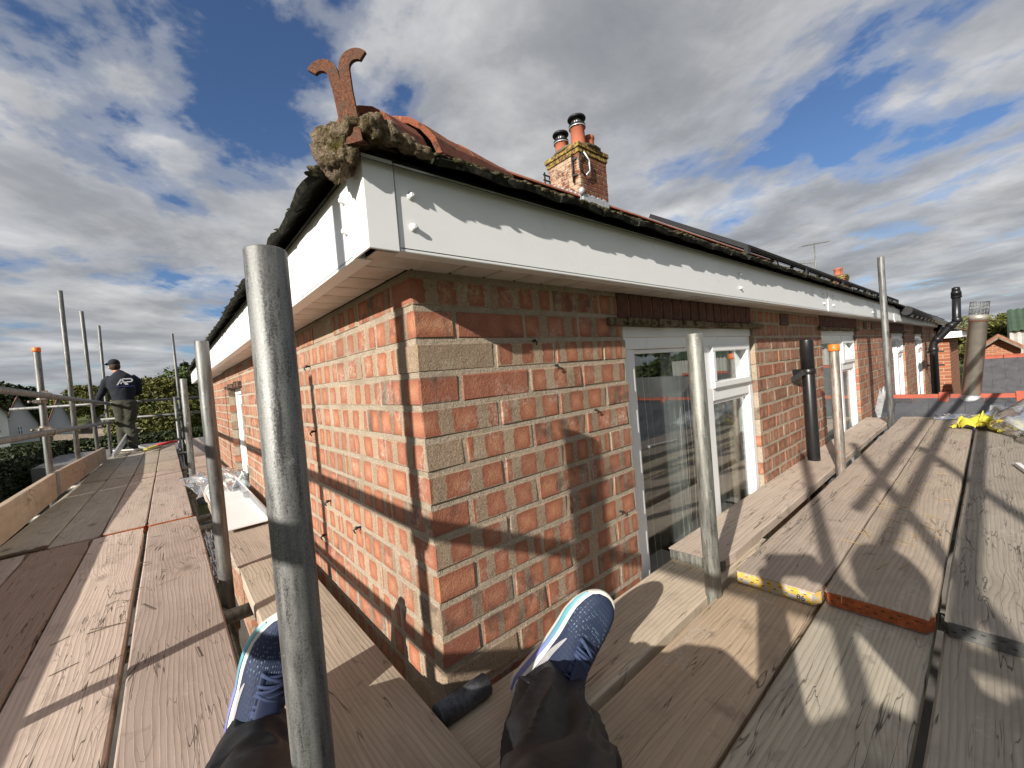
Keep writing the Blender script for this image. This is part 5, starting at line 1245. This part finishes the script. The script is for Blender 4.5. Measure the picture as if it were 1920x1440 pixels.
    # curved tick emblem on both sides
    for s_ in (-1, 1):
        m = MB(); up_, lo_ = [], []
        for f_ in np.linspace(0, 1, 18):
            x = .060+.098*f_; zc_ = zb(x)+.014+.002*f_+.030*max(0, f_-.55)**1.1; tk = .0105*math.sin(math.pi*min(1., f_*.9+.06))**.8*(1.25-f_*.5)
            for L_, dz in ((up_, tk), (lo_, -tk*.6)):
                zz = zc_+dz; h_ = float(np.interp(x, [r[0] for r in st], [r[2] for r in st]))-.02; wv = float(np.interp(x, [r[0] for r in st], [r[1] for r in st])); sn = min(1., max(0., (zz-zb(x))/h_))**(1/.85); cs_ = math.sqrt(max(0, 1-sn*sn))**.72
                L_.append((x, wob(x)+s_*(wv*cs_+.0012), zz))
        m.add(up_+lo_, [(i, i+1, 18+i+1, 18+i) for i in range(17)]); put(m, 'emblem', 'shoe_silver', up, 0)
    return up
ph_ = thing('person', (-.62, -1.12, -.577), 'seated viewer in black work trousers and navy running shoes, legs stretched out on the boards', 'person')
PO = wloc(ph_)
def shoe_frame(H, Tt, roll):
    a = (Vector(Tt)-Vector(H)).normalized(); n0 = (CAM-(Vector(H)+Vector(Tt))/2).normalized(); n0 = (n0-a*n0.dot(a)).normalized(); s_ = a.cross(n0)
    if s_.dot(RT) < 0: s_ = -s_
    n = (n0*math.cos(roll)+s_*math.sin(roll)).normalized(); return frame(Vector(H)-PO, a, n.cross(a), n)
MR = shoe_frame((.124, -.094, -.588), (.350, -.167, -.437), R_(36)); MLf = shoe_frame((-.352, .235, -.572), (-.262, .175, -.325), R_(16))
shoe(ph_, MR, 1); shoe(ph_, MLf, -1)
ankR = (MR @ Vector((.048, 0, .105)))+PO; ankL = (MLf @ Vector((.048, 0, .105)))+PO
m = MB()
cuffR = (MR @ Vector((.040, 0, .070)))+PO; cuffL = (MLf @ Vector((.040, 0, .070)))+PO
HR, HL = Vector((-.52, -1.20, -.47)), Vector((-.74, -1.06, -.47))
kR, kL = Vector((-.215, -.60, -.34)), Vector((-.435, -.42, -.36))
cloth_tube(m, [(cuffR, .058), (ankR, .066), (ankR.lerp(kR, .25)+Vector((0, 0, -.01)), .074), (ankR.lerp(kR, .6), .080), (kR, .082), (kR.lerp(HR, .5), .10), (HR, .12)], 26, 80, seed=3, fold=6.2, amps=[(0, .010), (.08, .032), (.3, .030), (.5, .020), (1, .008)])
cloth_tube(m, [(cuffL, .056), (ankL, .064), (ankL.lerp(kL, .25), .072), (ankL.lerp(kL, .6), .078), (kL, .08), (kL.lerp(HL, .5), .10), (HL, .12)], 26, 80, seed=8, fold=7.5, amps=[(0, .008), (.08, .015), (.3, .017), (.5, .013), (1, .008)])
m.sweep([HR+Vector((.05, 0, .0)), (HR+HL)/2+Vector((-.06, -.06, .02)), HL+Vector((-.03, .03, 0))], [.10, .15, .10], 24)
m.build('trousers', 'trousers', ph_)
fd = Vector((fw.x, fw.y, 0)).normalized(); rd = Vector((fd.y, -fd.x, 0)); pel = (HR+HL)/2
nk = pel+Vector((0, 0, .50))-fd*.02
m = MB(); m.sweep([pel-fd*.08, pel-fd*.10+Vector((0, 0, .2)), nk-fd*.05+Vector((0, 0, -.1)), nk], [(.13, .17), (.12, .17), (.11, .19), (.06, .07)], 24, True, ref=fd)
phc = CAM-fw*.020-RT*.045
for s_ in (-1, 1):
    sh = nk+rd*(.17*s_)+Vector((0, 0, -.08)); hd = phc+RT*(.085*s_)-fw*.02-UP*.01; el = (sh+hd)/2+Vector((0, 0, -.16))+rd*(.06*s_)
    m.sweep([sh-rd*.05*s_, sh, el, hd.lerp(el, .12)], [.07, .068, .052, .036], 16)
soft(m.build('sweatshirt', 'sweat_dark', ph_), .016, 4)
m = MB(); hc = nk+Vector((0, 0, .19))+fd*.06; m.ball(hc, (.078, .078, .11), 20); m.sweep([nk-Vector((0, 0, .03)), nk+Vector((0, 0, .12))], .055, 14); m.ball(hc+fd*.085, (.016, .016, .02), 8)
for s_ in (-1, 1):
    hd = phc+RT*(.082*s_)-fw*.018; el = nk+rd*(.2*s_)+Vector((0, 0, -.25)); m.sweep([hd.lerp(el, .16), hd.lerp(el, .05), hd-UP*.0], [.026, .032, .028], 12); m.ball(hc+rd*(.08*s_), (.012, .018, .03), 8)
    for k in range(4):
        b_ = hd+UP*(.03-.02*k); m.sweep([b_, b_-RT*(.018*s_)+fw*.004, b_-RT*(.03*s_)-fw*.004], [.0095, .009, .007], 8)
    m.sweep([hd-UP*.03, hd-UP*.035-RT*(.025*s_)-fw*.01, hd-UP*.02-RT*(.045*s_)-fw*.014], [.012, .011, .009], 8)
soft(m.build('body', 'skin', ph_), .007, 3)
m = MB(); m.lump(hc+Vector((0, 0, .03))-fd*.015, (.086, .086, .098), .06, 3, 20, 2); m.build('hair', 'hair', ph_)
m = MB(); m.prism([(-.075, -.037), (.075, -.037), (.075, .037), (-.075, .037)], frame(phc, RT, UP, -fw), .008); tag(m.build('phone', 'phone_black', None, .003, loc=tuple(phc)), 'black phone held up at the camera position', 'phone')

# ---- the worker at the far end
wk = thing('person', (-1.0, 9.35, -.645), 'worker in black cap, navy sweatshirt and olive trousers standing on the left deck', 'person')
wb = Vector((-1.0, 9.35, -.645))
def W(x, y, z): return wb+Vector((x, y, z))
m = MB()
cloth_tube(m, [(W(-.085, .10, .06), .060), (W(-.075, .09, .25), .072), (W(-.055, .06, .48), .084), (W(-.05, .02, .70), .10), (W(-.05, .0, .86), .125)], 12, 30, .012, 14., 2)
cloth_tube(m, [(W(.085, -.10, .06), .056), (W(.065, -.065, .25), .070), (W(.035, .03, .48), .084), (W(.075, -.01, .70), .105), (W(.05, .0, .86), .128)], 12, 30, .012, 14., 5)
m.ball(W(.0, .0, .86), (.165, .125, .12), 18); soft(m.build('trousers', 'trousers_olive', wk), .014, 2)
m = MB(); cloth_tube(m, [(W(.005, -.005, .80), .145), (W(.0, .0, .92), .150), (W(-.005, .02, 1.10), .178), (W(-.02, .05, 1.27), .190), (W(-.04, .09, 1.39), .10), (W(-.06, .11, 1.43), .06)], 10, 36, .007, 9., 4, flat=.72)
m.sweep([W(-.14, .06, 1.32), W(-.21, .06, 1.26), W(-.28, .10, 1.06), W(-.36, .26, .93)], [.07, .068, .056, .042], 16)
m.sweep([W(.12, .06, 1.32), W(.20, .08, 1.25), W(.205, .16, 1.03), W(.06, .34, .97)], [.07, .068, .058, .042], 16)
soft(m.build('sweatshirt', 'sweat_navy', wk), .013, 3)
m = MB(); hc = W(-.085, .135, 1.545); m.ball(hc, (.074, .088, .104), 18); m.sweep([W(-.045, .10, 1.38), W(-.08, .13, 1.5)], .055, 12); m.ball(hc+Vector((-.066, .06, -.03)), (.03, .03, .03), 8); m.ball(hc+Vector((.066, -.02, -.015)), (.014, .024, .032), 8)
for hnd, el in ((W(-.40, .34, .90), W(-.30, .12, 1.04)), (W(.0, .40, .95), W(.2, .2, 1.03))):
    d = (hnd-el).normalized(); m.sweep([hnd-d*.08, hnd-d*.02, hnd+d*.03], [.028, .036, .034], 10); sdv = d.cross(Vector((0, 0, 1))).normalized()
    for k in range(4): b_ = hnd+d*.03+sdv*(.024-.016*k); m.sweep([b_, b_+d*.03-Vector((0, 0, .01)), b_+d*.045-Vector((0, 0, .035))], [.0095, .009, .007], 7)
    m.sweep([hnd+sdv*.03, hnd+sdv*.045+d*.03, hnd+sdv*.04+d*.05], [.011, .010, .008], 7)
soft(m.build('body', 'skin', wk), .008, 2)
m = MB(); m.lump(hc+Vector((.006, -.02, -.012)), (.078, .084, .085), .05, 3, 18, 1); m.build('hair', 'hair', wk)
m = MB(); m.ball(hc+Vector((-.002, -.004, .045)), (.084, .097, .078), 20); pk = hc+Vector((-.06, .085, .045)); m.prism([(-.07, -.03), (.07, -.03), (.06, .05), (.0, .075), (-.06, .05)], frame(pk, Vector((.82, .57, 0)), Vector((-.55, .78, -.3)), Vector((-.17, .25, .95))), .01); m.build('cap', 'sweat_navy', wk)
for (fx, fy, an) in ((-.095, .08, 2.2), (.08, -.12, 2.4)):
    m = MB(); d = Vector((math.cos(an), math.sin(an), 0)); b_ = W(fx, fy, 0); m.sweep([b_-d*.09+Vector((0, 0, .045)), b_+Vector((0, 0, .055)), b_+d*.10+Vector((0, 0, .035)), b_+d*.16+Vector((0, 0, .025))], [.038, .05, .042, .02], 14); so2 = m.build('shoe', 'sweat_dark', wk)
    m = MB(); m.bar(b_-d*.13+Vector((0, 0, .010)), b_+d*.165+Vector((0, 0, .010)), .092, .024); m.build('sole', 'midsole', so2, .008)
# chest-wide emblem and lettering on the back
nb = Vector((.10, -1, .10)).normalized(); xb = Vector((1, .10, 0)).normalized(); yb = nb.cross(xb) if nb.cross(xb).z > 0 else -nb.cross(xb)
Mb = frame(W(.045, -.092, 1.235), xb, yb, nb)
def stroke(m, a, b, w_):
    a, b = Vector((*a, 0)), Vector((*b, 0)); d = (b-a).normalized(); n = Vector((-d.y, d.x, 0))*w_/2; m.prism([(q.x, q.y) for q in (a-n, b-n, b+n, a+n)], Mb, .012)
m = MB()
for a, b in (((-.105, -.055), (-.045, .05)), ((-.045, .05), (.012, -.055)), ((-.06, -.035), (-.04, -.005)), ((-.03, .05), (.085, .05)), ((.085, .05), (.10, .022)), ((.10, .022), (.082, -.004)), ((.082, -.004), (.02, -.004)), ((.0, .0), (.035, -.055))): stroke(m, a, b, .020)
m.build('lettering', 'logo_white', wk); m = MB(); stroke(m, (-.11, -.085), (.12, -.085), .010); m.build('lettering_line', 'logo_blue', wk)

# ================================================================== LOOSE THINGS
def sheet(name, c, sx, sy, h, mt, label, cat, seed, freq=5., n=34, rot=0., crumple=1., flat=.0):
    c = Vector(c); m = MB(); vs = []; q = Matrix.Rotation(rot, 3, 'Z')
    for j in range(n+1):
        for i in range(n+1):
            u_, v_ = i/n-.5, j/n-.5; p_ = Vector((u_*sx, v_*sy, 0)); e = mnoise.noise(Vector((u_*3+seed, v_*3, seed)))
            rr = math.hypot(u_, v_)*2; z = h*max(0, 1-rr*.85)*(.6+.6*e)+h*.55*abs(mnoise.noise(Vector((u_*freq, v_*freq, seed*2.))))+.012*abs(mnoise.noise(Vector((u_*freq*3, v_*freq*3, seed))))
            p_ += Vector((mnoise.noise(Vector((u_*4, v_*4, seed+5)))*sx*.28, mnoise.noise(Vector((u_*4, v_*4, seed+9)))*sy*.28, z*crumple+.004)); vs.append(c+q @ p_)
    m.add(vs, [(j*(n+1)+i, j*(n+1)+i+1, (j+1)*(n+1)+i+1, (j+1)*(n+1)+i) for j in range(n) for i in range(n)], True)
    o = m.build(name, mt, None, 0, loc=tuple(c)); return tag(o, label, cat)
p_ = ray_hit(1846, 806, 2, ZRU); sheet('cloth', (p_.x, p_.y-.02, ZRU), .30, .20, .17, 'yellow_cloth', 'crumpled bright yellow cloth lying on the right deck', 'cloth', 3.3, 6., rot=.9, n=60)
p_ = ray_hit(1905, 815, 2, ZRU); sheet('plastic_sheet', (p_.x+.05, p_.y-.12, ZRU), .9, .42, .28, 'clear_film', 'crumpled clear plastic sheet beside the yellow cloth', 'plastic sheet', 6.1, 6., rot=.3)
p_ = ray_hit(1800, 782, 2, ZRU); sheet('plastic_sheet', (4.75, -.62, ZRU), .3, .3, .04, 'clear_film', 'small scrap of clear plastic at the end of the boards', 'plastic sheet', 2.1, 6.)
sheet('plastic_sheet', (-.16, 3.45, -.57), .35, 1.1, .14, 'clear_film', 'crumpled plastic wrapping on the inside boards by the white door', 'plastic sheet', 8.4, 5.)
sheet('plastic_sheet', (-.30, 1.75, -.66), .05, .9, .05, 'clear_film', 'strip of plastic hanging in the gap beside the left deck', 'plastic sheet', 4.4, 6.)
# white plastic fascia offcut on the inside boards
wp = thing('plastic_profile', (-.15, 2.8, -.56), 'white plastic fascia length lying along the left wall on the inside boards', 'plastic profile')
m = MB(); m.box(-.255, -.052, 1.78, 3.45, -.555, -.547); m.build('face', 'upvc', wp, .001)
m = MB(); m.box(-.058, -.050, 1.78, 3.45, -.547, -.49); m.build('lip', 'upvc', wp, .001); m = MB(); m.box(-.085, -.058, 2.42, 2.45, -.546, -.50); m.build('joint_clip', 'upvc', wp)
# white strip at the right edge
m = MB(); a_ = ray_hit(1908, 868, 2, ZRU+.02); m.bar((a_.x, a_.y, ZRU+.012), (a_.x-.35, a_.y-.06, ZRU+.012), .02, .02); tag(m.build('plastic_trim', 'upvc', None, .002, loc=(a_.x, a_.y, ZRU)), 'thin white plastic trim at the right edge of the deck', 'plastic trim')
m = MB(); random.seed(31)
for i in range(46):
    x, y = random.gauss(1.75, .32), random.gauss(-.60, .07); a = random.gauss(.9, .7); L = random.uniform(.02, .10); d = Vector((math.cos(a), math.sin(a), random.uniform(0, .05))); c = Vector((x, y, ZRU+.0045)); m.bar(c, c+d*L, .0016, .0014)
sw = m.build('straw', 'straw', None, 0, loc=(1.75, -.6, ZRU)); tag(sw, 'dry straw and grass stalks scattered on the orange-banded board', 'straw', kind='stuff')
m = MB(); random.seed(33)
for i in range(26):
    x, y = random.uniform(-.78, -.36), random.uniform(.6, 2.3); a = random.uniform(0, 3.1); L = random.uniform(.03, .12); d = Vector((math.cos(a), math.sin(a), 0)); c = Vector((x, y, ZLN+.0045)); m.bar(c, c+d*L, .0016, .0014)
tag(m.build('straw', 'bark', None, 0, loc=(-.5, 1.5, ZLN)), 'dark dry stalks scattered on the left deck', 'straw', kind='stuff')
# ladder, spirit level, red tool and box by the worker
ld = thing('ladder', (-1.1, 8.6, -.64), 'aluminium ladder section leaning beside the worker', 'ladder')
la, lb_ = Vector((-1.13, 8.25, -.63)), Vector((-.93, 10.0, -.22))
for s_ in (0, 1):
    o_ = Vector((.0, .36, -.02))*s_; m = MB(); m.bar(la+o_, lb_+o_, .028, .075); m.build('stile', 'aluminium', ld, .003)
for i in range(6): q_ = la.lerp(lb_, .1+.16*i); m = MB(); m.tube(q_, q_+Vector((0, .36, -.02)), .015, 10); m.build('rung', 'aluminium', ld)
m = MB(); m.bar((-.75, 8.4, -.60), (-.55, 9.3, -.615), .05, .025); tag(m.build('spirit_level', 'yellow_cloth', None, .003, loc=(-.7, 8.7, -.62)), 'yellow spirit level lying on the boards by the worker', 'level')
rt = thing('hand_tool', (-.45, 9.0, -.62), 'red handled tool lying on the boards right of the worker', 'tool')
m = MB(); m.sweep([(-.62, 9.0, -.595), (-.48, 9.05, -.59), (-.42, 9.1, -.575)], [.02, .025, .03], 10); m.build('handle', 'red_plastic', rt); m = MB(); m.bar((-.42, 9.1, -.585), (-.32, 9.15, -.59), .06, .04); m.build('head', 'red_plastic', rt, .006)
m = MB(); m.box(-.86, -.74, 9.1, 9.3, -.645, -.57); tag(m.build('box', 'white_paint', None, .006, loc=(-.8, 9.2, -.64)), 'small white box at the worker\'s feet', 'box')
# dark sacking caught under the left board ends
m = MB(); random.seed(6)
for i in range(7): m.lump((-1.0-.045*i, 2.44+.01*random.random(), ZLN+.006), (.035, .02, .012), .5, 2, 10, i)
tag(m.build('sacking', 'bark', None, 0, loc=(-1.12, 2.44, ZLN)), 'frayed dark sacking scrap at the left deck board joint', 'sacking')
